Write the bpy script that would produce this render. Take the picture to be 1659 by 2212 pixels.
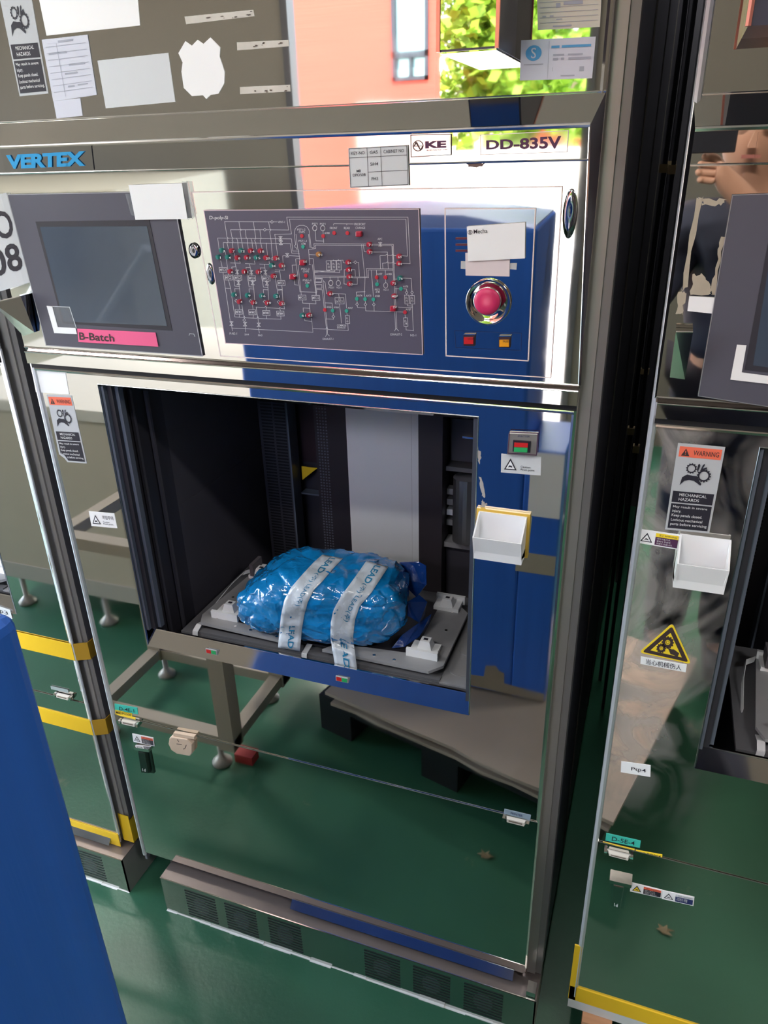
import bpy, math, random
from mathutils import Vector, Matrix
from mathutils.bvhtree import BVHTree
random.seed(7)
for o in list(bpy.data.objects): bpy.data.objects.remove(o)
SC = bpy.context.scene
COL = SC.collection

# ------------------------------------------------------------------ camera
CX, CY, F = 829.5, 1106.0, 1609.98
AX = Vector((0.94045933, -0.12488404, 0.31613324))
AY = Vector((0.33905189, 0.41056407, -0.84645198))
AZ = Vector((-0.02408461, 0.90323924, 0.42846099))
M3 = Matrix((AX, AY, AZ))                 # world = M3 @ camera
CAM = Vector((0, 0, 1.65))
cd = bpy.data.cameras.new('camera'); cam = bpy.data.objects.new('camera', cd); COL.objects.link(cam)
cam.matrix_world = Matrix.Translation(CAM) @ M3.to_4x4()
cd.sensor_fit = 'HORIZONTAL'; cd.sensor_width = 36.0; cd.lens = 36.0 * F / 1659.0
cd.clip_start = 0.02; cd.clip_end = 300
SC.camera = cam

# ------------------------------------------------------------------ world, sun, exposure
w = bpy.data.worlds.new('sky'); SC.world = w; w.use_nodes = True
nt = w.node_tree; bgn = nt.nodes['Background']
sky = nt.nodes.new('ShaderNodeTexSky'); sky.sky_type = 'NISHITA'
sky.sun_disc = False; sky.sun_elevation = math.radians(52); sky.sun_rotation = math.radians(205)
sky.dust_density = 2.5; sky.air_density = 1.2
nt.links.new(sky.outputs[0], bgn.inputs[0]); bgn.inputs[1].default_value = 1.7
sl = bpy.data.lights.new('sun', 'SUN'); sl.energy = 7.0; sl.angle = 0.01; sl.color = (1, .95, .86)
sun = bpy.data.objects.new('sun', sl); COL.objects.link(sun)
sun.rotation_euler = Vector((-0.32, -0.75, -0.95)).to_track_quat('-Z', 'Y').to_euler()
SC.view_settings.view_transform = 'Standard'; SC.view_settings.look = 'None'
SC.view_settings.gamma = 1; SC.view_settings.use_curve_mapping = False
SC.view_settings.exposure = 0.82
FILL_POWER = 34.0

# ------------------------------------------------------------------ pixel rays
def ray(px, py): return M3 @ Vector((px - CX, -(py - CY), -F))
def hit(px, py, plane):
    p, n = plane; r = ray(px, py)
    return CAM + r * ((p - CAM).dot(n) / r.dot(n))
def PY(y): return (Vector((0, y, 0)), Vector((0, -1, 0)))
def PX(x): return (Vector((x, 0, 0)), Vector((1, 0, 0)))
def PZ(z): return (Vector((0, 0, z)), Vector((0, 0, 1)))
def zoom(x0, y0, s):
    return lambda *pts: [(x0 + a * s, y0 + b * s) for a, b in pts]

# ------------------------------------------------------------------ materials
MATS = {}
def mat(name, col, rough=.5, metal=0., noise=0., nscale=20., bump=0., bscale=60., coat=0., trans=0., alpha=1., emit=0., ior=1.45, spec=.5, stretch=None):
    if name in MATS: return MATS[name]
    m = bpy.data.materials.new(name); m.use_nodes = True; t = m.node_tree
    b = t.nodes['Principled BSDF']; I = b.inputs
    I['Base Color'].default_value = (*col, 1); I['Roughness'].default_value = rough; I['Metallic'].default_value = metal
    I['Coat Weight'].default_value = coat; I['Transmission Weight'].default_value = trans; I['Alpha'].default_value = alpha
    I['IOR'].default_value = ior; I['Specular IOR Level'].default_value = spec
    if emit:
        I['Emission Color'].default_value = (*col, 1); I['Emission Strength'].default_value = emit
    tc = t.nodes.new('ShaderNodeTexCoord'); src = tc.outputs['Object']
    if stretch:
        mp = t.nodes.new('ShaderNodeMapping'); mp.inputs['Scale'].default_value = stretch
        t.links.new(src, mp.inputs[0]); src = mp.outputs[0]
    if noise:
        n = t.nodes.new('ShaderNodeTexNoise'); n.inputs['Scale'].default_value = nscale; n.inputs['Detail'].default_value = 5
        t.links.new(src, n.inputs['Vector'])
        mx = t.nodes.new('ShaderNodeMix'); mx.data_type = 'RGBA'
        mx.inputs[6].default_value = (*[max(0, c * (1 - noise)) for c in col], 1)
        mx.inputs[7].default_value = (*[min(1, c * (1 + noise)) for c in col], 1)
        t.links.new(n.outputs[0], mx.inputs[0]); t.links.new(mx.outputs[2], I['Base Color'])
    if bump:
        n = t.nodes.new('ShaderNodeTexNoise'); n.inputs['Scale'].default_value = bscale; n.inputs['Detail'].default_value = 3
        t.links.new(src, n.inputs['Vector'])
        bp = t.nodes.new('ShaderNodeBump'); bp.inputs['Strength'].default_value = 1; bp.inputs['Distance'].default_value = bump
        t.links.new(n.outputs[0], bp.inputs['Height']); t.links.new(bp.outputs[0], I['Normal'])
    MATS[name] = m; return m

def mirror(name, col=(.70, .68, .64), rough=.035, warp=.00025, wscale=2.2, smear=0.):
    """polished stainless sheet: long soft waviness, a little haze, optional wiped dirt film"""
    if name in MATS: return MATS[name]
    m = mat(name, col, rough, 1.0, bump=warp, bscale=wscale)
    t = m.node_tree; b = t.nodes['Principled BSDF']
    tc = t.nodes.new('ShaderNodeTexCoord')
    n = t.nodes.new('ShaderNodeTexNoise'); n.inputs['Scale'].default_value = 9; n.inputs['Detail'].default_value = 8
    t.links.new(tc.outputs['Object'], n.inputs['Vector'])
    r = t.nodes.new('ShaderNodeMapRange'); r.inputs[1].default_value = .45; r.inputs[2].default_value = .8
    r.inputs[3].default_value = rough * .6; r.inputs[4].default_value = rough * 2.0
    t.links.new(n.outputs[0], r.inputs[0]); t.links.new(r.outputs[0], b.inputs['Roughness'])
    if smear:
        dist = t.nodes.new('ShaderNodeTexNoise'); dist.inputs['Scale'].default_value = 7; dist.inputs['Detail'].default_value = 6
        dist.inputs['Distortion'].default_value = 2.2
        t.links.new(tc.outputs['Object'], dist.inputs['Vector'])
        sep = t.nodes.new('ShaderNodeSeparateXYZ'); t.links.new(tc.outputs['Object'], sep.inputs[0])
        # dirt lies on the left strip of the panel, in the upper half
        gx = t.nodes.new('ShaderNodeMapRange'); gx.inputs[1].default_value = -1.02; gx.inputs[2].default_value = -.84
        gx.inputs[3].default_value = 1; gx.inputs[4].default_value = 0; t.links.new(sep.outputs[0], gx.inputs[0])
        gz = t.nodes.new('ShaderNodeMapRange'); gz.inputs[1].default_value = .62; gz.inputs[2].default_value = .85
        t.links.new(sep.outputs[2], gz.inputs[0])
        mul = t.nodes.new('ShaderNodeMath'); mul.operation = 'MULTIPLY'
        t.links.new(gx.outputs[0], mul.inputs[0]); t.links.new(gz.outputs[0], mul.inputs[1])
        cr = t.nodes.new('ShaderNodeMapRange'); cr.inputs[1].default_value = .40; cr.inputs[2].default_value = .60
        t.links.new(dist.outputs[0], cr.inputs[0])
        m2 = t.nodes.new('ShaderNodeMath'); m2.operation = 'MULTIPLY'
        t.links.new(mul.outputs[0], m2.inputs[0]); t.links.new(cr.outputs[0], m2.inputs[1])
        dirt = t.nodes.new('ShaderNodeBsdfPrincipled'); dirt.inputs['Base Color'].default_value = (.36, .34, .32, 1); dirt.inputs['Roughness'].default_value = .6
        ms = t.nodes.new('ShaderNodeMixShader'); m3 = t.nodes.new('ShaderNodeMath'); m3.operation = 'MULTIPLY'; m3.inputs[1].default_value = smear
        t.links.new(m2.outputs[0], m3.inputs[0]); t.links.new(m3.outputs[0], ms.inputs[0])
        t.links.new(b.outputs[0], ms.inputs[1]); t.links.new(dirt.outputs[0], ms.inputs[2])
        t.links.new(ms.outputs[0], t.nodes['Material Output'].inputs[0])
    return m

STEEL = mirror('polished_steel')
STEEL_UP = mirror('polished_steel_flat', warp=.0001, wscale=1.6, rough=.03)
STEEL_DIRTY = mirror('polished_steel_smeared', smear=.85)
STEEL_ST = mat('satin_steel', (.30, .285, .27), .42, .45, noise=.06, nscale=40, stretch=(1, 1, .05))
STEEL_DK = mat('dark_satin_steel', (.12, .12, .13), .4, .3, noise=.1, nscale=30, stretch=(1, 1, .04))
ROD = mat('bright_rounded_steel', (.85, .82, .8), .12, 1.0, noise=.04)
BLACK = mat('black_gap', (.010, .010, .014), .6, noise=.2)
CHAMB = mat('chamber_charcoal', (.060, .057, .072), .42, noise=.15, nscale=6)
CHAMB2 = mat('chamber_black', (.028, .027, .036), .4, noise=.2, nscale=6)
CHBLUE = mat('chamber_slate', (.11, .13, .17), .3, noise=.1)
PLATE = mat('anodised_grey', (.34, .34, .35), .42, .15, noise=.06, nscale=50)
PLATE2 = mat('anodised_dark', (.13, .13, .14), .42, .1, noise=.08, nscale=40)
COLUMN = mat('pale_grey_paint', (.80, .82, .85), .42, noise=.03, nscale=8)
WHITEP = mat('white_plastic', (.88, .89, .91), .35, noise=.02)
PAPER = mat('white_paper', (.88, .89, .91), .6, noise=.015)
PAPERG = mat('grey_white_label', (.62, .65, .68), .5, noise=.02)
PAPERB = mat('pale_lilac_label', (.60, .62, .72), .5, noise=.03)
LABSIL = mat('silver_label', (.48, .50, .53), .42, noise=.03)
LABCREAM = mat('cream_label', (.62, .60, .52), .5, noise=.05)
INK = mat('black_ink', (.018, .016, .028), .45, noise=.1)
INKG = mat('faded_grey_ink', (.36, .38, .46), .5, noise=.1)
INKW = mat('white_ink', (.75, .76, .78), .5, noise=.02)
INKBROWN = mat('brown_black_ink', (.05, .03, .03), .45, noise=.1)
INKPURP = mat('plum_ink', (.075, .018, .07), .4, noise=.1)
INKNAVY = mat('navy_ink', (.02, .03, .12), .45, noise=.1)
BLUELET = mat('bright_blue_enamel', (.02, .30, .62), .35, noise=.04)
ORANGE = mat('warning_orange', (.85, .16, .09), .5, noise=.03)
YEL = mat('warning_yellow', (.90, .66, .03), .45, noise=.03)
YTAPE = mat('yellow_floor_tape', (.78, .50, .02), .4, noise=.05, nscale=12)
YTAPE_SHADE = mat('shaded_floor_tape', (.42, .24, .02), .4, noise=.06, nscale=12)  # same yellow tape, shade of the side put into a darker colour
TEAL = mat('teal_label', (.05, .52, .42), .5, noise=.03)
PINK = mat('pink_label', (.90, .13, .30), .5, noise=.03)
PANEL = mat('slate_violet_panel', (.098, .090, .132), .45, noise=.04, nscale=8)
SCRBEZ = mat('touch_bezel_grey', (.088, .086, .115), .42, noise=.04, nscale=8)
SCRFR = mat('touch_frame_dark', (.035, .033, .045), .4, noise=.05)
SCREEN = mat('touch_glass', (.055, .075, .11), .22, noise=.25, nscale=5, coat=.6)
LEDR = mat('red_indicator', (.42, .016, .04), .3, noise=.06, coat=.4)
LEDG = mat('teal_indicator', (.012, .20, .18), .3, noise=.06, coat=.4)
LEDA = mat('amber_indicator', (.45, .20, .06), .3, noise=.06, coat=.4)
ESTOP = mat('emergency_pink_red', (.62, .03, .13), .38, noise=.05)
BTNRED = mat('button_red', (.62, .02, .02), .35, noise=.04, coat=.4)
BTNAMB = mat('button_amber', (.85, .36, .01), .35, noise=.04, coat=.4)
BTNGRN = mat('button_green', (.03, .42, .13), .35, noise=.04, coat=.4)
CLEAR = mat('milky_acrylic', (.90, .91, .93), .25, noise=.02, trans=.05, ior=1.3)
FILM = mat('clear_film', (.8, .82, .85), .1, trans=.9, noise=.01, ior=1.1)
AMBERAC = mat('amber_adhesive', (.75, .48, .08), .3, noise=.1)
GLASS = mat('window_glass', (.35, .5, .5), .06, noise=.1, metal=.3)
IVORY = mat('ivory_plastic', (.72, .56, .42), .45, noise=.03)

# ------------------------------------------------------------------ mesh helpers
OFF = {}
def link(o): COL.objects.link(o); return o
class MB:
    def __init__(s): s.v = []; s.f = []
    def add(s, pts, faces):
        k = len(s.v); s.v += [Vector(p) for p in pts]; s.f += [tuple(k + i for i in f) for f in faces]; return s
    def poly(s, pts): return s.add(pts, [tuple(range(len(pts)))])
    def box(s, x0, x1, y0, y1, z0, z1):
        return s.add([(x, y, z) for z in (z0, z1) for y in (y0, y1) for x in (x0, x1)],
                     [(0, 2, 3, 1), (4, 5, 7, 6), (0, 1, 5, 4), (2, 6, 7, 3), (0, 4, 6, 2), (1, 3, 7, 5)])
    def prism(s, pts, vec):
        """closed prism: polygon swept by vec"""
        n = len(pts); a = [Vector(p) for p in pts]; b = [p + Vector(vec) for p in a]
        return s.add(a + b, [tuple(reversed(range(n))), tuple(range(n, 2 * n))] + [(i, (i + 1) % n, n + (i + 1) % n, n + i) for i in range(n)])
    def hexa(s, a, b):
        """solid between two quads a and b"""
        return s.add(list(a) + list(b), [(3, 2, 1, 0), (4, 5, 6, 7), (0, 1, 5, 4), (1, 2, 6, 5), (2, 3, 7, 6), (3, 0, 4, 7)])
    def tube(s, path, r, n=8, r2=None):
        path = [Vector(p) for p in path]; rings = []
        for i, p in enumerate(path):
            d = (path[min(i + 1, len(path) - 1)] - path[max(i - 1, 0)]).normalized()
            u = d.cross(Vector((0, 0, 1)));
            if u.length < .01: u = d.cross(Vector((1, 0, 0)))
            u.normalize(); v = d.cross(u); rr = r if r2 is None else r + (r2 - r) * i / (len(path) - 1)
            rings.append([p + (u * math.cos(2 * math.pi * k / n) + v * math.sin(2 * math.pi * k / n)) * rr for k in range(n)])
        fs = []
        for i in range(len(path) - 1):
            for k in range(n): fs.append((i * n + k, i * n + (k + 1) % n, (i + 1) * n + (k + 1) % n, (i + 1) * n + k))
        fs += [tuple(reversed(range(n))), tuple(range((len(path) - 1) * n, len(path) * n))]
        return s.add([p for r_ in rings for p in r_], fs)
    def lathe(s, prof, n=24, T=None):
        """profile (r, h) about local z, mapped by T"""
        T = T or Matrix(); pts = []; fs = []
        for r, h in prof: pts += [T @ Vector((r * math.cos(2 * math.pi * k / n), r * math.sin(2 * math.pi * k / n), h)) for k in range(n)]
        for i in range(len(prof) - 1):
            for k in range(n): fs.append((i * n + k, i * n + (k + 1) % n, (i + 1) * n + (k + 1) % n, (i + 1) * n + k))
        fs += [tuple(reversed(range(n))), tuple(range((len(prof) - 1) * n, len(prof) * n))]
        return s.add(pts, fs)
    def build(s, name, material, parent=None, smooth=False, off=None):
        o_ = Vector(off) if off is not None else (OFF[parent.name] if parent else Vector())
        me = bpy.data.meshes.new(name); me.from_pydata([p - o_ for p in s.v], [], s.f); me.validate(); me.update()
        me.materials.append(material)
        if smooth:
            for p in me.polygons: p.use_smooth = True
        o = link(bpy.data.objects.new(name, me)); OFF[o.name] = o_
        if parent: o.parent = parent
        elif off is not None: o.location = o_
        return o
def tag(o, label=None, cat=None, group=None, kind=None):
    for k, v in (('label', label), ('category', cat), ('group', group), ('kind', kind)):
        if v: o[k] = v
    return o
def root(name, loc, label, cat, group=None):
    o = link(bpy.data.objects.new(name, None)); o.location = loc; o.empty_display_size = .1; OFF[o.name] = Vector(loc)
    return tag(o, label, cat, group)
def bevel(o, wdt, seg=2):
    m = o.modifiers.new('bevel', 'BEVEL'); m.width = wdt; m.segments = seg; m.limit_method = 'ANGLE'; return o

# ------------------------------------------------------------------ lettering
_tx = {}
BOLD = {'VERTEX': .045, 'KE': .05, 'DD-835V': .03, 'DPO': .02, '508': .02, 'B-Batch': .018, 'WARNING': .008, 'LEAD': .02, 'D-poly-Si': .015}
def textmesh(s):
    if s in _tx: return _tx[s]
    c = bpy.data.curves.new('t', 'FONT'); c.body = s; c.size = 1; c.resolution_u = 3; c.offset = BOLD.get(s, .004)
    if s == 'VERTEX': c.shear = .12; c.space_character = .96
    o = bpy.data.objects.new('t', c); COL.objects.link(o)
    dg = bpy.context.evaluated_depsgraph_get(); e = o.evaluated_get(dg); me = e.to_mesh()
    vs = [(v.co.x, v.co.y) for v in me.vertices]; fs = [tuple(p.vertices) for p in me.polygons]
    e.to_mesh_clear(); bpy.data.objects.remove(o); bpy.data.curves.remove(c)
    if not vs: vs = [(0, 0), (1, 0), (1, 1)]; fs = []
    x0 = min(v[0] for v in vs); x1 = max(v[0] for v in vs); y0 = min(v[1] for v in vs); y1 = max(v[1] for v in vs)
    vs = [((x - x0) / max(1e-6, x1 - x0), (y1 - y) / max(1e-6, y1 - y0)) for x, y in vs]
    _tx[s] = (vs, fs, (x1 - x0) / max(1e-6, y1 - y0)); return _tx[s]

class Sheet:
    """a flat quad in space with a (u right, v down) frame, made of 4 world corners TL TR BR BL"""
    def __init__(s, c, n): s.c = c; s.n = n
    def p(s, u, v, l=0.):
        a = s.c[0].lerp(s.c[1], u); b = s.c[3].lerp(s.c[2], u); return a.lerp(b, v) + s.n * l
    def put(s, mb, vs, fs, box, l):
        u0, v0, u1, v1 = box; k = len(mb.v)
        mb.v += [s.p(u0 + (u1 - u0) * x, v0 + (v1 - v0) * y, l) for x, y in vs]; mb.f += [tuple(k + i for i in f) for f in fs]
    def text(s, items, material, parent, l=.0012, name='lettering'):
        mb = MB()
        for st, *box in items:
            vs, fs, _ = textmesh(st); s.put(mb, vs, fs, box, l)
        return mb.build(name, material, parent)
    def polys(s, items, material, parent, l=.0011, name='printed_mark'):
        mb = MB()
        for pts in items: mb.poly([s.p(u, v, l) for u, v in pts])
        return mb.build(name, material, parent)
    def rects(s, items, material, parent, l=.0010, name='printed_field'):
        return s.polys([[(a, b), (c, b), (c, d), (a, d)] for a, b, c, d in items], material, parent, l, name)
def sticker(parent, name, px, plane, material, lift=.0006, thick=.0006, label=None):
    n = plane[1].normalized()
    pts = [hit(x, y, plane) + n * lift for x, y in px]
    o = MB().prism([p - n * thick for p in pts], n * thick).build(name, material, parent)
    if label: o['label'] = label
    sh = Sheet(pts[:4], n) if len(pts) >= 4 else None
    return o, sh
def lines(pls, wpx, plane, lift, mb=None):
    """polylines given in photo pixels laid as flat strips on a plane"""
    mb = mb or MB(); n = plane[1].normalized()
    for pl in pls:
        for (x0, y0), (x1, y1) in zip(pl[:-1], pl[1:]):
            L = math.hypot(x1 - x0, y1 - y0)
            if L < 1e-6: continue
            dx, dy = (x1 - x0) / L, (y1 - y0) / L; ax, ay = -dy * wpx / 2, dx * wpx / 2; ex, ey = dx * wpx / 2, dy * wpx / 2
            mb.poly([hit(a, b, plane) + n * lift for a, b in ((x0 - ex + ax, y0 - ey + ay), (x1 + ex + ax, y1 + ey + ay), (x1 + ex - ax, y1 + ey - ay), (x0 - ex - ax, y0 - ey - ay))])
    return mb
def gear(cx, cy, ro, rh, n, asp=1.0):
    """ring of quads in (u,v); asp = v per u"""
    out = []; N = n * 4; R = []
    for k in range(N): R.append(ro if k % 4 in (0, 1) else ro * .84)
    P = lambda r, k: (cx + r * math.cos(2 * math.pi * k / N), cy + r * math.sin(2 * math.pi * k / N) * asp)
    for k in range(N): out.append([P(R[k], k), P(R[(k + 1) % N], k + 1), P(rh, k + 1), P(rh, k)])
    return out
def discpts(cx, cy, r, n=20, asp=1.0): return [(cx + r * math.cos(2 * math.pi * k / n), cy + r * math.sin(2 * math.pi * k / n) * asp) for k in range(n)]
def ringq(cx, cy, ro, ri, n=24, asp=1.0):
    P = lambda r, k: (cx + r * math.cos(2 * math.pi * k / n), cy + r * math.sin(2 * math.pi * k / n) * asp)
    return [[P(ro, k), P(ro, k + 1), P(ri, k + 1), P(ri, k)] for k in range(n)]

# ================================================================== the setting
def floor_mat():
    m = mat('green_epoxy_floor', (.030, .112, .066), .33, noise=.3, nscale=3, bump=.0004, bscale=90)
    t = m.node_tree; b = t.nodes['Principled BSDF']; tc = t.nodes.new('ShaderNodeTexCoord')
    n = t.nodes.new('ShaderNodeTexNoise'); n.inputs['Scale'].default_value = 5.5; n.inputs['Detail'].default_value = 9; n.inputs['Roughness'].default_value = .7
    t.links.new(tc.outputs['Object'], n.inputs['Vector'])
    r = t.nodes.new('ShaderNodeMapRange'); r.inputs[1].default_value = .64; r.inputs[2].default_value = .74
    t.links.new(n.outputs[0], r.inputs[0])
    old = b.inputs['Base Color'].links[0].from_socket
    mx = t.nodes.new('ShaderNodeMix'); mx.data_type = 'RGBA'; mx.inputs[7].default_value = (.13, .16, .10, 1)
    t.links.new(r.outputs[0], mx.inputs[0]); t.links.new(old, mx.inputs[6]); t.links.new(mx.outputs[2], b.inputs['Base Color'])
    return m
WALL = mat('taupe_wall_paint', (.14, .12, .096), .7, noise=.05, nscale=2)
CEIL = mat('ceiling_grey', (.34, .31, .27), .8, noise=.04, nscale=2)
CONC = mat('sunlit_concrete', (.50, .46, .40), .9, noise=.12, nscale=1.2)
def struct(mb, name, m):
    o = mb.build(name, m); o['kind'] = 'structure'; return o
RX0, RX1, RY0, RY1, RZ = -6.0, 4.0, -2.65, 3.7, 3.9
struct(MB().box(RX0, RX1, RY0, RY1, -.1, 0), 'floor', floor_mat())
struct(MB().box(RX0, RX1, RY0 - .2, RY1, RZ, RZ + .15), 'ceiling', CEIL)
DX0, DX1, DZ = -2.27, -.50, 3.3             # the big open doorway behind the photographer
mb = MB(); mb.box(RX0, DX0, RY0 - .06, RY0, -.1, RZ); mb.box(DX1, RX1, RY0 - .06, RY0, -.1, RZ); mb.box(DX0, DX1, RY0 - .06, RY0, DZ, RZ)

struct(mb, 'wall_back', WALL)
struct(MB().box(RX1, RX1 + .15, RY0, RY1, -.1, RZ), 'wall_right', WALL)
mb = MB(); mb.box(RX0 - .15, RX0, RY0, -1.6, -.1, RZ); mb.box(RX0 - .15, RX0, 2.2, RY1, -.1, RZ); mb.box(RX0 - .15, RX0, -1.6, 2.2, 3.2, RZ)
struct(mb, 'wall_left', WALL)
struct(MB().box(RX0, RX1, RY1, RY1 + .15, -.1, RZ), 'wall_front', mat('dark_rear_wall', (.05, .05, .06), .8, noise=.1))
# dark steel door frame around the opening
FRM = mat('door_frame_dark', (.05, .045, .05), .5, noise=.1)
mb = MB(); mb.box(DX0 - .02, DX0 + .025, RY0 - .08, RY0 + .02, 0, DZ); mb.box(DX1 - .025, DX1 + .02, RY0 - .08, RY0 + .02, 0, DZ); mb.box(DX0 - .02, DX1 + .02, RY0 - .08, RY0 + .02, DZ - .06, DZ)
struct(mb, 'trim_1', FRM)
struct(MB().box(-30, 20, -30, RY0, -.3, -.03), 'yard_ground', CONC)
struct(MB().box(-30, RX0 - .0, RY0, 12, -.3, -.03), 'side_yard_ground', CONC)

# added lamps on the unseen ceiling, to brighten the workshop
LW = mat('fill_diffuser', (1, .98, .94), .5, emit=3.0)
LH = mat('fill_housing', (.75, .75, .74), .5, noise=.03)
for i, (x, y) in enumerate(((-3.4, -.6), (-3.4, 2.0), (2.4, -1.0), (-.03, 2.35), (-1.0, -1.75))):
    r = root('fill_lamp', (x, y, RZ), ['added fill lamp over the aisle left of the furnaces', 'added fill lamp above the left furnace', 'added fill lamp near the right hand wall', 'added fill lamp brightening the slot between the furnaces', 'added fill lamp just inside the open doorway'][i], 'ceiling lamp', 'added fill lamps')
    MB().box(x - .62, x + .62, y - .14, y + .14, RZ - .07, RZ).build('housing', LH, r)
    MB().box(x - .58, x + .58, y - .11, y + .11, RZ - .08, RZ - .07).build('diffuser', LW, r)
    l = bpy.data.lights.new('fill_light', 'AREA'); l.shape = 'RECTANGLE'; l.size = 1.16; l.size_y = .22; l.energy = FILL_POWER * (1.0, 1.0, .9, 3.5, .7)[i]; l.color = (1, .97, .93)
    lo = link(bpy.data.objects.new('fill_light', l)); lo.parent = r; lo.location = (0, 0, -.085)

# ================================================================== outside the doorway
BRICK = mat('salmon_brick', (.60, .095, .055), .8, noise=.12, nscale=3, bump=.004, bscale=6, stretch=(.3, .3, 9))
BY = -10.5
b = root('red_brick_building', (-7, BY - 2.5, -.03), 'salmon red brick building across the yard with a dark framed window', 'building')
mb = MB(); WX0, WX1, WZ0, WZ1 = -4.33, -3.76, 2.72, 5.2
mb.box(-14, WX0, BY - .3, BY, -.03, 9); mb.box(WX1, -3.66, BY - .3, BY, -.03, 9); mb.prism([(-14, BY - .3, -.03), (-3.66, BY - .3, -.03), (-6.2, BY - 6, -.03), (-14, BY - 6, -.03)], (0, 0, 9.03)); mb.box(WX0, WX1, BY - .3, BY, -.03, WZ0); mb.box(WX0, WX1, BY - .3, BY, WZ1, 9)
mb.build('brick_wall', BRICK, b)
fr = MB(); t_ = .05
fr.box(WX0, WX0 + t_, BY - .1, BY + .04, WZ0, WZ1); fr.box(WX1 - t_, WX1, BY - .1, BY + .04, WZ0, WZ1); fr.box(WX0, WX1, BY - .1, BY + .04, WZ0, WZ0 + t_)
fr.box(WX0, WX1, BY - .1, BY + .04, WZ0 + .3, WZ0 + .38); fr.box((WX0 + WX1) / 2 - .02, (WX0 + WX1) / 2 + .02, BY - .1, BY + .03, WZ0, WZ0 + .3); fr.box(WX0, WX1, BY - .1, BY + .04, WZ1 - t_, WZ1)
wf = fr.build('window_frame', FRM, b)
MB().box(WX0, WX1, BY - .08, BY - .06, WZ0, WZ1).build('pane', GLASS, b)
MB().box(-4.72, -3.4, BY, BY + .6, -.03, 2.42).build('rendered_plinth', mat('pale_pink_render', (.50, .30, .24), .85, noise=.05), b)
b2 = root('brick_outhouse', (-1.6, -16, -.03), 'low red brick outhouse with a pitched roof beyond the trees', 'building')
MB().box(-3.4, -1.2, -19, -16, -.03, 2.6).build('brick_wall', BRICK, b2)
MB().prism([(-3.7, -15.6, 2.6), (-.9, -15.6, 2.6), (-2.3, -15.6, 3.4)], (0, -3.8, 0)).build('roof', mat('weathered_roof', (.42, .27, .22), .8, noise=.15), b2)
tag(MB().box(-3.3, -.2, -9.3, -9.1, -.03, 1.05).build('garden_wall', mat('cream_render', (.70, .62, .50), .85, noise=.06), off=(-2, -9.2, 0)), 'low cream rendered garden wall in front of the trees', 'wall')
LEAF = [mat('leaf_bright', (.32, .50, .05), .5, noise=.3, nscale=2), mat('leaf_mid', (.20, .38, .04), .5, noise=.3, nscale=2)]
BARK = mat('bark', (.14, .10, .07), .9, noise=.3)
def tree(x, y, h, rx, lab, k, seed):
    rnd = random.Random(seed); r = root('leafy_tree', (x, y, -.03), lab, 'tree', 'trees across the yard')
    MB().tube([(x, y, -.03), (x + .1, y, h * .3), (x - .05, y, h * .6)], .16, 8, .07).build('trunk', BARK, r)
    mb = MB()
    blobs = [(x + rnd.uniform(-rx, rx), y + rnd.uniform(-rx, rx) * .7, rnd.uniform(h * .18, h * .95), rnd.uniform(.45, .9)) for _ in range(44)]
    for bx, by, bz, br in blobs:
        for _ in range(190):
            d = Vector((rnd.gauss(0, 1), rnd.gauss(0, 1), rnd.gauss(0, 1))).normalized() * br * rnd.uniform(.6, 1.05)
            c = Vector((bx, by, bz)) + d; u = Vector((rnd.gauss(0, 1), rnd.gauss(0, 1), rnd.gauss(0, .5))).normalized() * rnd.uniform(.10, .17)
            v = u.cross(Vector((rnd.gauss(0, 1), rnd.gauss(0, 1), 1))).normalized() * rnd.uniform(.07, .12)
            mb.poly([c - u, c + v, c + u, c - v])
    c = mb.build('foliage', LEAF[k], r); c['kind'] = 'stuff'
tree(-5.6, -22.6, 10.5, 1.4, 'broad bright green tree beside the brick building', 0, 1)
tree(-2.75, -13.2, 7.0, .95, 'bright green tree in the middle of the row over the garden wall', 0, 2)
tree(-1.2, -23.0, 9.5, 1.5, 'darker green tree behind the brick outhouse', 1, 3)
tree(-11.0, -22.5, 11, 1.9, 'tall darker tree rising behind the brick building', 1, 4)

# ================================================================== furnaces
CT_A, CT_B = Vector((0, .980, 1.679)), Vector((0, .990, 1.373))       # profile of the leaning control face
CT_N = Vector((0, -(CT_A.z - CT_B.z), (CT_B.y - CT_A.y) * -1)).normalized()
def ctrl_plane(O): return (CT_A + O, CT_N)
def cty(z): return CT_A.y + (CT_B.y - CT_A.y) * (CT_A.z - z) / (CT_A.z - CT_B.z)

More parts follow.
